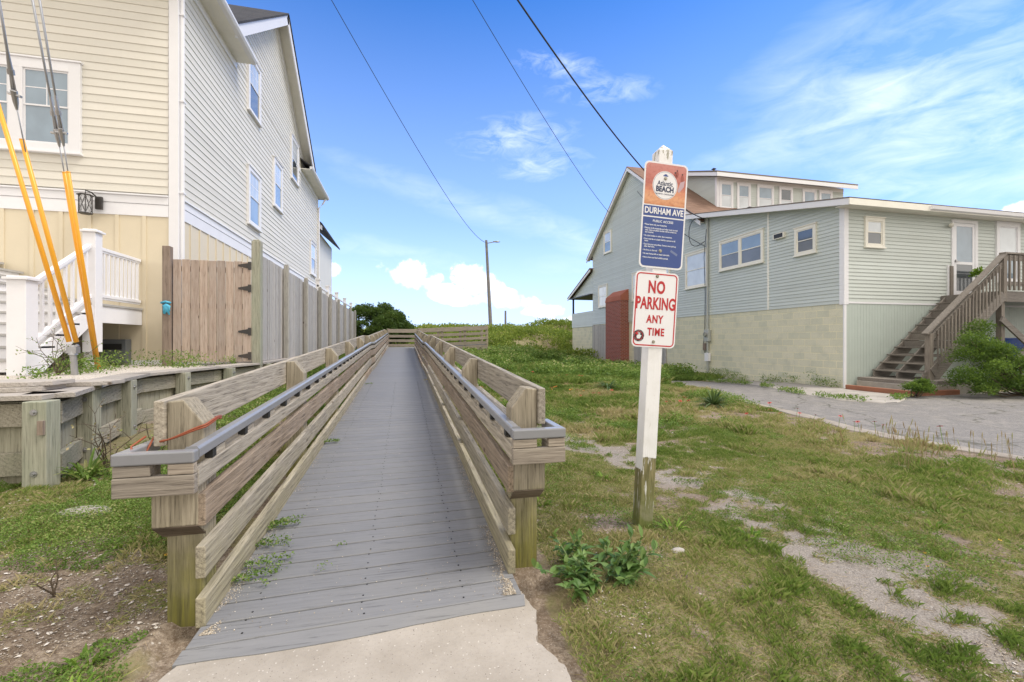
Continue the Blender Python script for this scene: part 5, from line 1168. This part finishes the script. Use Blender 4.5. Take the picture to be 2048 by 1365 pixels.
def weedcover(name, n, xr, yr, size, hgt, thr, mat, seed, sc=1.1, region=None, label=''):
    thr = thr+.02; x = rng.uniform(*xr, n); y = rng.uniform(*yr, n); f = fbm(x, y, sc, 4, seed)+(fbm(x, y, sc*4, 3, seed+4)-.5)*.35; f = f+np.where((x < -.9) & (y < 4.2), .07*np.clip((y-2.7)*2, -.6, 1)+.10*np.exp(-((x+1.05)/.13)**2)+.09*np.exp(-((y-1.45)/.3)**2), 0); k = f+(fbm(x, y, sc*5, 2, seed+9)-.5)*.16 > thr
    if region is not None: k &= region(x, y)
    k &= ~((x > -.98) & (x < .74) & (y > 1.9)); k &= ~((x > -.90) & (x < .64) & (y < 2.0)); k &= x > np.where(y > 4.1, -2.55, -9)
    edge = np.interp(y, [-6, 3.4, 4.3, 5.2, 6.5, 7.9, 9.5, 11.7, 13.2, 14.6], [6.3, 6.12, 6.0, 6.0, 6.4, 6.75, 7.2, 7.65, 8.1, 12]); k &= x < edge
    x, y, f = x[k], y[k], f[k]; m_ = len(x); hh = hgt*np.clip((f-thr)*9, .1, 1)*(.5+fbm(x, y, 5, 2, seed+3)); z = gz(x, y)+rng.random(m_)**.6*hh
    d = rng.normal(size=(m_, 3)); d[:, 2] = np.abs(d[:, 2])*.6; s_ = size*rng.uniform(.6, 1.4, m_)*(1+np.clip((y-4)/12, 0, 1.2))
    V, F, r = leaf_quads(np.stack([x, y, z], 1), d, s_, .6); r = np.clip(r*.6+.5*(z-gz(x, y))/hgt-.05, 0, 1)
    o = add_obj(name, V, F, r, mat); tag(o, label, 'weeds', kind='stuff')
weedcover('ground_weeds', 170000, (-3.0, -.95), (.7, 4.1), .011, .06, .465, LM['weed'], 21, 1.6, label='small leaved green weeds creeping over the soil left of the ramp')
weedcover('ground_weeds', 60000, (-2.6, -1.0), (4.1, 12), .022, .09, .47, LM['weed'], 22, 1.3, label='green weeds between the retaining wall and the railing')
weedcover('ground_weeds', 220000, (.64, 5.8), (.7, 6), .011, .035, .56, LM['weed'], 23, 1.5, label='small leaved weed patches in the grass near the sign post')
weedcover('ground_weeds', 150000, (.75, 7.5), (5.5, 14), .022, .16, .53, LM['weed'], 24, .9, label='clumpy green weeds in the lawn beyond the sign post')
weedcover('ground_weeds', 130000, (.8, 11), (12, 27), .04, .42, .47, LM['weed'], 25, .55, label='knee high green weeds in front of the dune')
# dune scrub
def dune():
    n = 620; cx = rng.uniform(-6, 17, n); cy = rng.uniform(26.5, 41, n); ok = ~((cx < -.5) & (cy < 30)) & ~((cx > 11.2) & (cy < 31.5))
    ok &= (fbm(cx, cy, .35, 3, 8) > .36) | (cy > 33); cx, cy = cx[ok], cy[ok]; r = rng.uniform(.45, 1.1, len(cx)); cz = gz(cx, cy)-.15*r
    p, d, k = cloud_pts(np.stack([cx, cy, cz], 1), r, 120000, .75, .62); dd = d+rng.normal(size=d.shape)*.6; dd[:, 2] += .3
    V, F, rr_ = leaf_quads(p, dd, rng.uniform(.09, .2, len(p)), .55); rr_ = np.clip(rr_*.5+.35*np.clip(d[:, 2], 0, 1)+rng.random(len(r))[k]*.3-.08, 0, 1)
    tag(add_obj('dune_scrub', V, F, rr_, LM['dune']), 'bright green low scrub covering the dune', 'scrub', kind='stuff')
dune()
def shrub(name, label, loc, cs, rs, n, size, mat, shell=.5, stem=True, flatz=.8, cat='shrub', asp=.5, group=None):
    s_ = thing(name, loc, label, cat, group); p, d, k = cloud_pts(cs, rs, n, shell, flatz); g = gz(p[:, 0], p[:, 1]) if loc[2] < .6 else np.full(len(p), loc[2]); p[:, 2] = np.maximum(p[:, 2], g+.01)
    dd = d+rng.normal(size=d.shape)*.7; V, F, r = leaf_quads(p, dd, size*rng.uniform(.6, 1.4, len(p)), asp)
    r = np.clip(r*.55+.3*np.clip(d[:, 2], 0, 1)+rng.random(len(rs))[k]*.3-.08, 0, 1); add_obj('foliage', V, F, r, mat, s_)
    if stem:
        mb = MB()
        for c, r_ in zip(cs, rs):
            if random.random() < .7: c = Vector(c); b = Vector(loc)+Vector((random.uniform(-.1, .1), random.uniform(-.1, .1), -.05)); mb.tube([b, b.lerp(c, .5)+Vector((0, 0, -.05)), c], [.02+.02*r_, .015, .006], 6)
        build('stems', mb, LM['twig'], s_)
    return s_
cs = []; rs = []
for i in range(46):
    a = random.uniform(0, 6.28); q = random.random()**.5; x = -1.85+2.15*q*math.cos(a); y = 28.3+1.6*q*math.sin(a); cs.append((x, y, .8+2.5*math.sqrt(max(0, 1-q*q*.95))*random.uniform(.75, 1.0)*(1.0 if x > -3 else .9))); rs.append(random.uniform(.35, .65))
for i in range(16): cs.append((-4.0+.28*i, 28.2+random.uniform(-.5, .5), 1.0+random.uniform(-.2, .5))); rs.append(.55)
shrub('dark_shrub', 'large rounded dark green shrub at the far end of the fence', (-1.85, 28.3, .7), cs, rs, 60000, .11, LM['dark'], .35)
cs = []; rs = []
for i in range(46):
    t_ = i/45; x = 12.1+4.7*t_; top_ = 1.25*math.exp(-((x-13.0)/.6)**2)+.62 if x < 13.9 else .28
    cs.append((x+random.uniform(-.15, .15), 7.9-.75*random.random(), random.uniform(-.05, 1)*top_*.8)); rs.append(random.uniform(.2, .34))
for a_ in ((13.3, 8.0, 1.25), (13.45, 8.05, 1.45), (13.1, 7.9, 1.0), (13.6, 7.9, .8), (14.3, 7.8, .2), (12.7, 7.8, .75), (13.0, 7.5, .5), (13.9, 7.4, .5), (14.8, 7.5, .1), (12.3, 7.6, .2), (15.6, 7.5, .1), (13.3, 7.2, .1), (14.2, 7.1, .1), (15.1, 7.1, .1)): cs.append(a_); rs.append(.30 if a_[2] > 1 else .40)
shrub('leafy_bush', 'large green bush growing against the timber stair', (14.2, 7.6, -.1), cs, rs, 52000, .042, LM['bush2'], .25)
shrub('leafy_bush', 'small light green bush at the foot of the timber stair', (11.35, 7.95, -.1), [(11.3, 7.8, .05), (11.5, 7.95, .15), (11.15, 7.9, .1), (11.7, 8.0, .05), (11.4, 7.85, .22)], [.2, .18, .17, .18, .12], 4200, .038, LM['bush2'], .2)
shrub('potted_leaves', 'x', (15.62, 9.7, 2.9), [(15.62, 9.7, 3.05), (15.68, 9.65, 3.15)], [.13, .11], 240, .09, LM['bush'], .2, False)
for o in list(COL.objects):
    if o.name.startswith('potted_leaves'):
        for ch in list(o.children): ch.parent = pp; ch.matrix_parent_inverse = Matrix.Translation(Vector((15.62, 9.7, 2.9))-Vector((15.6, 9.6, 2.48)))
        bpy.data.objects.remove(o)
# yucca like plant, mid lawn
def strap(base_, d, L, w_, mat_=None, droop=.5, mb=None, rnd=None):
    b = Vector(base_); d = Vector(d).normalized(); s_ = d.cross(Vector((0, 0, 1))); s_ = s_.normalized() if s_.length > .01 else Vector((1, 0, 0)); n = 5; vs = []; fs = []
    for i in range(n+1):
        t = i/n; c = b+d*L*t+Vector((0, 0, -droop*L*t*t)); ww = w_*(1-abs(2*t-.7)**2*.55)*(1 if t < 1 else .05)*(.5+min(t*4, .5))
        vs += [c-s_*ww/2, c+Vector((0, 0, -ww*.2)), c+s_*ww/2]
    for i in range(n): fs += [(i*3, i*3+1, i*3+4, i*3+3), (i*3+1, i*3+2, i*3+5, i*3+4)]
    mb.add(vs, fs, rnd)
def rosette(name, label, loc, n, L, w_, mat, droop=.35, elev=(.3, 1.3), cat='plant', group=None):
    s_ = thing(name, loc, label, cat, group); mb = MB()
    for i in range(n):
        a = random.uniform(0, 6.28); e_ = random.uniform(*elev); l = L*random.uniform(.7, 1.15); strap(Vector(loc)+Vector((math.cos(a)*.03, math.sin(a)*.03, 0)), (math.cos(a)*math.cos(e_), math.sin(a)*math.cos(e_), math.sin(e_)), l, w_, droop=droop*random.uniform(.5, 1.4), mb=mb)
    build('leaves', mb, mat, s_); return s_
YUC = leafmat('dark strap leaves', [(0, (.045, .085, .03)), (1, (.10, .16, .06))], .15)
rosette('spiky_plant', 'dark green spiky strap leaved plant at the edge of the driveway', (5.7, 7.5, -.03), 95, .42, .032, YUC, .4, (.15, 1.4))
rosette('spiky_plant', 'small dark strap leaved plant behind the white sign post', (5.0, 10.6, .0), 40, .42, .04, YUC, .5, (.1, 1.2))
for k_, (x, y, L, lb) in enumerate(((4.62, 3.22, .16, 'light green grass tuft at the base of the tall seeding grass near the kerb'), (5.45, 3.9, .14, 'light green tuft beside the kerb at the right'), (3.05, 3.25, .11, 'light green tuft in the bare gravel beyond the sign post'), (5.9, 3.0, .13, 'light green tuft at the right edge in front of the kerb'), (1.65, 3.55, .12, 'light green tuft between the railing and the sign post'), (1.62, 2.5, .13, 'dandelion like rosette right of the sign post foot'), (1.35, 1.05, .08, 'small rosette on the soil at the bottom right'), (-1.45, 1.55, .13, 'flat grass tuft on the shell strewn soil near the bottom left corner'), (-1.75, 2.05, .09, 'small grass tuft on bare soil at the left edge'), (-1.12, 1.95, .09, 'bushy tuft against the outer side of the left front post'), (-1.0, 1.42, .09, 'tuft beside the pavement edge at the bottom left'), (-1.3, 1.28, .10, 'wide flat tuft nearest the bottom left corner'), (-1.9, 1.7, .10, 'tuft on bare soil close to the left edge of the picture'), (-1.5, 2.9, .12, 'leafy green tuft left of the front railing post'), (-1.05, 1.75, .10, 'green tuft at the foot of the left front post'), (.95, 3.1, .10, 'leafy green tuft just outside the right railing'), (2.0, 2.3, .10, 'low green tuft left of the gravel track'), (3.3, 2.2, .09, 'low green tuft right of the gravel track'))):
    rosette('grass_tuft', lb, (x, y, gz1(x, y)-.005), 46, L, .011, LM['bush'], .5, (.2, 1.3), 'grass tuft', 'light green tufts in the lawn')
# broad leaved weed in the foreground
def broad():
    c = Vector((.93, 2.10, 0)); s_ = thing('broadleaf_weed', c, 'large soft grey green broad leaved weed right of the ramp entrance', 'plant'); mb = MB(); ms = MB()
    for i in range(34):
        a = random.uniform(0, 6.28); q = random.random()**.5*.13; e_ = random.uniform(.45, 1.35); L = random.uniform(.10, .25)
        b = c+Vector((q*math.cos(a)*1.1, q*math.sin(a), -.01)); tip = b+Vector((math.cos(a)*math.cos(e_)*L, math.sin(a)*math.cos(e_)*L, math.sin(e_)*L)); ms.tube([b, b.lerp(tip, .5)+Vector((0, 0, .01)), tip], [.004, .0035, .0025], 5)
        for j in range(11):
            t = .25+.75*j/10; p = b.lerp(tip, t); az = a+random.uniform(-2.2, 2.2)+(3.14 if random.random() < .25 else 0); el = random.uniform(-.1, .9) if j < 9 else random.uniform(.6, 1.3)
            d = Vector((math.cos(az)*math.cos(el), math.sin(az)*math.cos(el), math.sin(el))); l = random.uniform(.06, .115)*(1.05-.35*t); blade(mb, p, d, l, l*.36)
    build('stems', ms, flat('weed stem', (.14, .2, .07), .7), s_); build('leaves', mb, LM['broad'], s_, smooth=True)
def blade(mb, p, d, L, w_):
    s_ = d.cross(Vector((0, 0, 1))); s_ = s_.normalized() if s_.length > .01 else Vector((1, 0, 0)); u = s_.cross(d).normalized(); vs = []; n = 6; wv = (.12, .62, .95, 1., .8, .45, .03); dr = random.uniform(.1, .5)
    for i in range(n+1):
        t = i/n; c = p+d*L*t+Vector((0, 0, -dr*L*t*t*.8)); ww = w_*wv[i]/2; vs += [c-s_*ww+u*ww*.35, c, c+s_*ww+u*ww*.35]
    fs = []
    for i in range(n): fs += [(i*3, i*3+1, i*3+4, i*3+3), (i*3+1, i*3+2, i*3+5, i*3+4)]
    mb.add(vs, fs)
broad()
# sprigs on the deck
def sprig(loc, L, ang, label, name='weed_sprig', grp='weeds growing over the deck boards', mat=None, n=70, sz=.016):
    s_ = thing(name, loc, label, 'weed', grp); ps = []; ds = []
    for k in range(4):
        a = ang+random.uniform(-.35, .35); q0 = Vector(loc)+Vector((0, random.uniform(-.02, .02), .004))
        for i in range(n//4):
            t = random.random(); p = q0+Vector((math.cos(a)*L*t, math.sin(a)*L*t, .012+.02*math.sin(t*3.1)*random.random())); ps.append(p+Vector((random.gauss(0, .009), random.gauss(0, .009), random.random()*.012))); ds.append((random.gauss(0, 1), random.gauss(0, 1), abs(random.gauss(0, .5))))
    V, F, r = leaf_quads(np.array(ps), np.array(ds), sz*rng.uniform(.6, 1.3, len(ps)), .62); add_obj('leaves', V, F, r, mat or LM['weed'], s_)
for (x, y, L, a, lb) in ((-.78, 2.98, .17, .1, 'weed sprig on the deck, third from the ramp entrance'), (-.78, 2.9, .12, .5, 'weed sprig on the deck, fourth from the ramp entrance'), (-.80, 2.50, .25, .0, 'longest weed sprig creeping across the deck near the entrance'), (-.79, 2.36, .20, .0, 'weed sprig on the deck nearest the left front post'), (-.80, 2.72, .19, .1, 'weed sprig on the deck beside the second longest one'), (-.79, 4.86, .16, .25, 'weed sprig under the left rail halfway up the first ramp'), (-.36, 2.62, .06, 0, 'tiny weed growing between deck boards near the entrance'), (-.42, 2.40, .07, 0.1, 'tiny weed between boards closest to the entrance'),
                         (-.72, 9.3, .13, .3, 'small weed on the left of the deck far up the ramp'), (.40, 9.7, .14, .2, 'dry small weed on the right of the deck far up the ramp')):
    sprig((x, y, dz_(y)), L, a, lb, n=26 if 'tiny' in lb else 260 if L > .15 else 110, sz=.011 if 'tiny' in lb else .014, mat=LM['straw'] if 'dry' in lb else None)
# flowers
M['petal'] = flat('red petal', (.50, .035, .02), .6); M['petalt'] = flat('orange petal', (.75, .25, .03), .6); M['yel'] = flat('yellow petal', (.8, .5, .03), .6); M['cone'] = flat('flower centre', (.10, .03, .02), .8)
def flower(kind, s_):
    f = thing('wildflower', (0, 0, 0), 'x', 'flower'); mb = MB(); mb.tube([(0, 0, 0), (.004, .003, .5*s_), (0, 0, 1.*s_)], .0025 if s_ > .1 else .0012, 4); build('stem', mb, LM['bush'], f)
    mb = MB(); R = .03 if s_ > .1 else .009
    for i in range(8):
        a = i*math.pi/4; b = a+.5; mb.add([(0, 0, s_), (R*math.cos(a-.3)*.8, R*math.sin(a-.3)*.8, s_+.004), (R*math.cos(a), R*math.sin(a), s_+.002), (R*math.cos(a+.3)*.8, R*math.sin(a+.3)*.8, s_+.004)], [(0, 1, 2, 3)])
    build('petals', mb, M[kind], f); mb = MB(); mb.ball((0, 0, s_+.004), R*.32, 6, 4, (1, 1, .7)); build('flower_centre', mb, M['cone'], f); return f
FA, FB, FC = flower('petal', .22), flower('petalt', .22), flower('yel', .03)
spots = []
for (cx, cy, n, sx, sy, k) in ((4.2, 12.3, 9, .35, .5, 0), (3.4, 9.9, 10, .35, .3, 1), (1.6, 9.0, 7, .3, .5, 1), (2.0, 6.0, 0, .1, .1, 1), (1.02, 5.1, 7, .08, .25, 1), (5.55, 5.9, 8, .4, .5, 0), (4.6, 6.9, 6, .3, .3, 0), (3.9, 8.3, 5, .6, .5, 0), (5.9, 4.7, 6, .12, .4, 0), (1.1, 7.2, 4, .2, .4, 0), (4.4, 14.5, 8, .7, .7, 0), (-1.6, 2.3, 6, .5, .5, 2), (-1.1, 1.5, 4, .1, .2, 2), (2.9, 1.5, 8, .4, .3, 2), (-1.2, 3.4, 4, .15, .6, 2)):
    for _ in range(n): spots.append((cx+random.gauss(0, sx), cy+random.gauss(0, sy), k))
lbls = ['dark red wildflower among the red and orange blooms in the lawn', 'orange red wildflower among the blooms in the lawn', 'tiny yellow wildflower low in the foreground soil']
grps = ['red wildflowers in the lawn', 'orange wildflowers in the lawn', 'tiny yellow wildflowers']
first = [True]*3
for (x, y, k) in spots:
    if -1.0 < x < .74 and y > 1.9: x = .85
    src = (FA, FB, FC)[k]; f = src if first[k] else copy_tree(src); first[k] = False
    f.location = (x, y, gz1(x, y)); f.rotation_euler = (random.uniform(-.5, .1), random.uniform(-.3, .3), random.uniform(0, 6)); s_ = random.uniform(.75, 1.2); f.scale = (s_, s_, s_); tag(f, lbls[k], 'flower', grps[k])
# tall seeding grasses
def seedgrass(loc, n, H, spread, label, grp='tall seeding grasses by the kerb'):
    s_ = thing('seeding_grass', loc, label, 'grass clump', grp); mb = MB(); mh = MB()
    for i in range(n):
        x = loc[0]+random.gauss(0, spread); y = loc[1]+random.gauss(0, spread); h_ = H*random.uniform(.6, 1.15); lx, ly = random.gauss(0, .12)*H, random.gauss(0, .12)*H
        b = Vector((x, y, loc[2])); t_ = b+Vector((lx, ly, h_)); mb.tube([b, b.lerp(t_, .6)+Vector((-lx*.15, 0, .01)), t_], [.0016, .0014, .001], 4); d = (t_-b).normalized(); mh.tube([t_-d*.07, t_-d*.03, t_+d*.005], [.002, .005, .001], 5)
    build('stalks', mb, LM['straw'], s_); build('seed_heads', mh, LM['straw'], s_)
for (x, y, n, H, sp, lb) in ((4.62, 3.25, 46, .36, .09, 'dense tall clump of seeding grass near the kerb'), (4.5, 4.0, 18, .28, .14, 'sparse seeding grass left of the dense clump'), (5.4, 3.9, 26, .32, .2, 'loose seeding grass right of the dense clump'), (5.95, 3.4, 18, .27, .16, 'seeding grass at the right edge by the kerb'), (5.3, 3.0, 8, .24, .15, 'short sparse seeding grass nearest the right edge')):
    seedgrass((x, y, gz1(x, y)), n, H, sp, lb)
def bareshrub(name, loc, H, n, label, leafn=0, mat=None, spread=.6):
    s_ = thing(name, loc, label, 'plant'); mb = MB(); ps = []
    for i in range(n):
        a = random.uniform(0, 6.28); p = Vector(loc); d = Vector((math.cos(a)*spread, math.sin(a)*spread*.7, 1)).normalized(); pts = [p.copy()]
        for j in range(6): d = (d+Vector((random.gauss(0, .25), random.gauss(0, .2), random.gauss(-.03, .15)))).normalized(); p = p+d*H/6*random.uniform(.6, 1.1); pts.append(p.copy())
        mb.tube(pts, [.006, .005, .004, .0035, .003, .002, .0015], 5)
        for j in range(2, 6):
            q = pts[j]; d2 = Vector((random.gauss(0, 1), random.gauss(0, 1), random.gauss(.3, .5))).normalized(); e2 = q+d2*H*random.uniform(.1, .28); mb.tube([q, q.lerp(e2, .5)+Vector((0, 0, .01)), e2], [.003, .002, .001], 4); ps += [e2, q.lerp(e2, .6)]
    build('stems', mb, LM['twig'], s_)
    if leafn:
        idx = rng.integers(0, len(ps), leafn); P_ = np.array([ps[i] for i in idx])+rng.normal(size=(leafn, 3))*.015; V, F, r = leaf_quads(P_, rng.normal(size=(leafn, 3)), rng.uniform(.015, .035, leafn), .6); add_obj('leaves', V, F, r, mat or LM['weed'], s_)
bareshrub('bare_shrub', (-4.15, 6.75, .75), .75, 9, 'dark thorny nearly leafless shrub around the guy wire anchor', 220)
bareshrub('dry_weed', (-2.35, 4.35, .12), .62, 7, 'tall dry brown weed in front of the timber retaining wall', 60, LM['straw'], .35)
bareshrub('dry_weed', (-2.1, 4.6, .12), .45, 5, 'shorter brown weed right of the tall dry one by the retaining wall', 60, None, .5)
bareshrub('dead_vine', (-2.55, 9.0, .4), .5, 9, 'tangle of dead vine under the corner of the grey fence', 0, None, .6)
rosette('broad_grass', 'arching broad grass clump at the foot of the retaining wall', (-2.4, 4.2, .1), 34, .34, .022, LM['weed'], .5, (.5, 1.4))
bareshrub('dead_twig', (-1.52, 2.45, .03), .16, 3, 'small dead brown twig standing in the soil left of the ramp', 0, None, .5)
def yardweeds():
    pats = [(-4.6, 8.6, .55, 500), (-3.7, 8.7, .35, 420), (-3.3, 8.2, .25, 160), (-4.1, 6.95, .25, 320), (-4.3, 7.7, .25, 320), (-5.0, 5.7, .25, 200), (-4.9, 8.3, .4, 380), (-3.0, 9.0, .2, 120), (-4.0, 6.2, .15, 110)]
    for i, (x, y, r, n) in enumerate(pats):
        lb = ['green weed patch under the porch landing', 'green weed patch before the cream wall and gate', 'sparse weeds by the cap board near the gate', 'weeds at the guy wire anchor', 'weeds at the foot of the paired guy wires', 'weeds on the shell gravel at the left edge', 'weeds below the porch stair stringer', 'weeds in front of the slatted gate', 'thin weeds on the shell gravel near the wall cap'][i]
        s_ = thing('weed_patch', (x, y, .75), lb, 'weeds', 'weed patches in the gravel yard'); n = int(n*1.6)
        P_ = np.stack([rng.normal(x, r*.6, n), rng.normal(y, r*.45, n), .75+rng.random(n)**1.5*.26*min(1, r*3)], 1); P_[:, 0] = np.minimum(P_[:, 0], -2.95); V, F, q = leaf_quads(P_, rng.normal(size=(n, 3))+[0, 0, .4], rng.uniform(.02, .05, n), .45); add_obj('leaves', V, F, q, LM['weed'], s_)
yardweeds()
# weeds along the right driveway edge / apron crack
def strip(name, pts, n, r, hgt, label):
    P_ = []; pts = np.array(pts, float); seg = np.linalg.norm(np.diff(pts, axis=0), axis=1); cum_ = np.concatenate([[0], np.cumsum(seg)]); t = rng.uniform(0, cum_[-1], n); x = np.interp(t, cum_, pts[:, 0])+rng.normal(0, r, n); y = np.interp(t, cum_, pts[:, 1])+rng.normal(0, r, n)
    ok = fbm(x, y, 1.6, 3, 55) > .42; x, y = x[ok], y[ok]; z = gz(x, y)+.03+rng.random(len(x))*hgt*fbm(x, y, 2, 2, 56)*1.6; V, F, q = leaf_quads(np.stack([x, y, z], 1), rng.normal(size=(len(x), 3))+[0, 0, .5], rng.uniform(.03, .07, len(x)), .4)
    tag(add_obj(name, V, F, q, LM['weed']), label, 'weeds', kind='stuff')
strip('crack_weeds', [(9.9, 7.5), (10.9, 7.9), (11.3, 8.2)], 900, .07, .08, 'weeds in the crack between apron and asphalt near the stair')
strip('crack_weeds', [(9.4, 7.6), (9.2, 9.0), (9.8, 11), (10.2, 13), (10.0, 16)], 4200, .10, .10, 'weeds in the crack along the concrete apron')
strip('wall_weeds', [(11.55, 10.1), (11.5, 13), (11.45, 17), (11.3, 19)], 4200, .08, .3, 'weeds along the foot of the block wall')
# shell chips and pebbles on the soil
def chips(name, n, xr, yr, size, label, mat, thr=0):
    x = rng.uniform(*xr, n); y = rng.uniform(*yr, n); k = ~((x > -.88) & (x < .62) & (y > 1.2)) & (x > np.where(y > 4.1, -2.5, -9)); k &= (fbm(x, y, 1.1, 3, 66) > .47); x, y = x[k], y[k]; n = len(x)
    z = gz(x, y)+relief(x, y)+.003; s_ = size*rng.uniform(.3, 1.3, n)**1.5; a = rng.uniform(0, 6.28, n); base_ = np.array([(1, .1), (.3, .8), (-.7, .6), (-.9, -.4), (.1, -.9)]); V = []
    for bx, by in base_:
        V.append(np.stack([x+s_*(bx*np.cos(a)-by*np.sin(a)*.7), y+s_*(bx*np.sin(a)+by*np.cos(a)*.7), z+s_*.25*rng.random(n)], 1))
    V.append(np.stack([x, y, z+s_*.45], 1)); V = np.stack(V, 1).reshape(-1, 3); i = np.arange(n)[:, None]*6; F = np.concatenate([i+np.array([j, (j+1) % 5, 5]) for j in range(5)], 0)
    tag(add_obj(name, V, F, rng.random(len(F)), mat), label, 'shells', kind='stuff')
def chipmat(name, stops):
    m, t, b, _ = newmat(name); t.link(t.ramp(t.node('ShaderNodeAttribute', attribute_name='rnd').outputs['Fac'], stops), b.inputs['Base Color']); b.inputs['Roughness'].default_value = .8; return m
shm = chipmat('shell white', [(0, (.40, .34, .28)), (.5, (.58, .53, .47)), (1, (.70, .67, .63))]); pbm = chipmat('pebble mix', [(0, (.08, .055, .04)), (.4, (.22, .17, .12)), (.7, (.38, .33, .27)), (1, (.60, .56, .5))])
chips('shell_fragments', 2200, (-3.2, -.95), (.8, 4.2), .010, 'white broken shell pieces scattered on the soil left of the ramp', shm)
chips('shell_fragments', 2600, (.65, 5.5), (.8, 6), .008, 'pale shell pieces scattered in the gravel and grass right of the ramp', shm)
chips('pebbles', 26000, (-3.2, -.95), (.8, 3.6), .0055, 'small brown and grey pebbles in the soil left of the ramp', pbm)
chips('pebbles', 42000, (.65, 4.8), (.8, 5), .0055, 'small brown and grey pebbles in the soil and gravel right of the ramp', pbm)
def twigs(name, n, xr, yr, label):
    x = rng.uniform(*xr, n); y = rng.uniform(*yr, n); k = ~((x > -.95) & (x < .66) & (y > 1.2)) & (x > np.where(y > 4.1, -2.5, -9)); x, y = x[k], y[k]; n = len(x); z = gz(x, y)+relief(x, y)+.004; a = rng.uniform(0, 6.28, n); L = .012+.06*rng.random(n)**3; w_ = .0005+.0007*rng.random(n)**2
    c, s_ = np.cos(a), np.sin(a); u_ = .25*rng.random(n); V = np.stack([np.stack([x-s_*w_, y+c*w_, z], 1), np.stack([x+s_*w_, y-c*w_, z], 1), np.stack([x+c*L+s_*w_*.5, y+s_*L-c*w_*.5, z+u_*L], 1), np.stack([x+c*L-s_*w_*.5, y+s_*L+c*w_*.5, z+u_*L+.0006], 1)], 1).reshape(-1, 3)
    tag(add_obj(name, V, np.arange(n*4).reshape(-1, 4), rng.random(n), chipmat('twig mix '+label[:9], [(0, (.06, .04, .028)), (.5, (.17, .12, .075)), (1, (.46, .37, .23))])), label, 'litter', kind='stuff')
twigs('twig_litter', 18000, (-3.2, -.9), (.8, 4), 'thin brown twigs and straw littering the soil left of the ramp'); twigs('twig_litter', 24000, (.65, 4.8), (.8, 5), 'dry straw bits littering the grass right of the ramp')
def drift(name, n, label):
    side = rng.random(n) < .5; y = 2.0+8*rng.random(n)**2; e_ = np.abs(rng.normal(0, .028, n)); x = np.where(side, -.775+e_, .495-e_); mid = rng.random(n) < .06; x = np.where(mid, rng.uniform(-.7, .45, n), x); k = (fbm(x*2, y, 3, 3, 91) > .45) | mid; x, y = x[k], y[k]
    z = np.array([dz_(q) for q in y])+.001; s_ = .003*rng.uniform(.3, 1.4, len(x)); a = rng.uniform(0, 6.28, len(x)); V = np.stack([np.stack([x+s_*np.cos(a+q), y+s_*np.sin(a+q), z+(s_*.6 if q == 0 else 0*s_)], 1) for q in (0, 2.1, 4.2)], 1).reshape(-1, 3)
    tag(add_obj(name, V, np.arange(len(x)*3).reshape(-1, 3), rng.random(len(x)), chipmat('sand grit', [(0, (.12, .09, .06)), (.4, (.36, .30, .22)), (1, (.62, .56, .46))])), label, 'sand', kind='stuff')
drift('sand_grit', 16000, 'sand and grit blown along the edges of the deck boards')
mb = MB(); mb.ball((-1.98, 3.45, .08), .12, 9, 5, (1.3, .6, .3)); tag(build('flat_stone', mb, M['slab'], loc=(-1.98, 3.45, .06)), 'pale flat stone lying among weeds left of the ramp', 'stone')
mb = MB(); mb.ball((1.47, 2.23, .008), .036, 8, 5, (1.3, .8, .6)); tag(build('stone', mb, M['slab'], loc=(1.47, 2.23, .0)), 'small grey stone right of the sign post foot', 'stone')
# dry litter blades
tag(blades('dry_litter', 60000, (-3.0, 4.0), (.7, 4.0), lambda x, y: .012+0*x, .0013, LM['straw'], .25, bend=3.2), 'dry straw litter lying on the soil', 'litter')
for o in list(COL.objects):
    if o.type == 'MESH' and o.get('label') == 'x': del o['label']
print('objects', len(COL.objects))
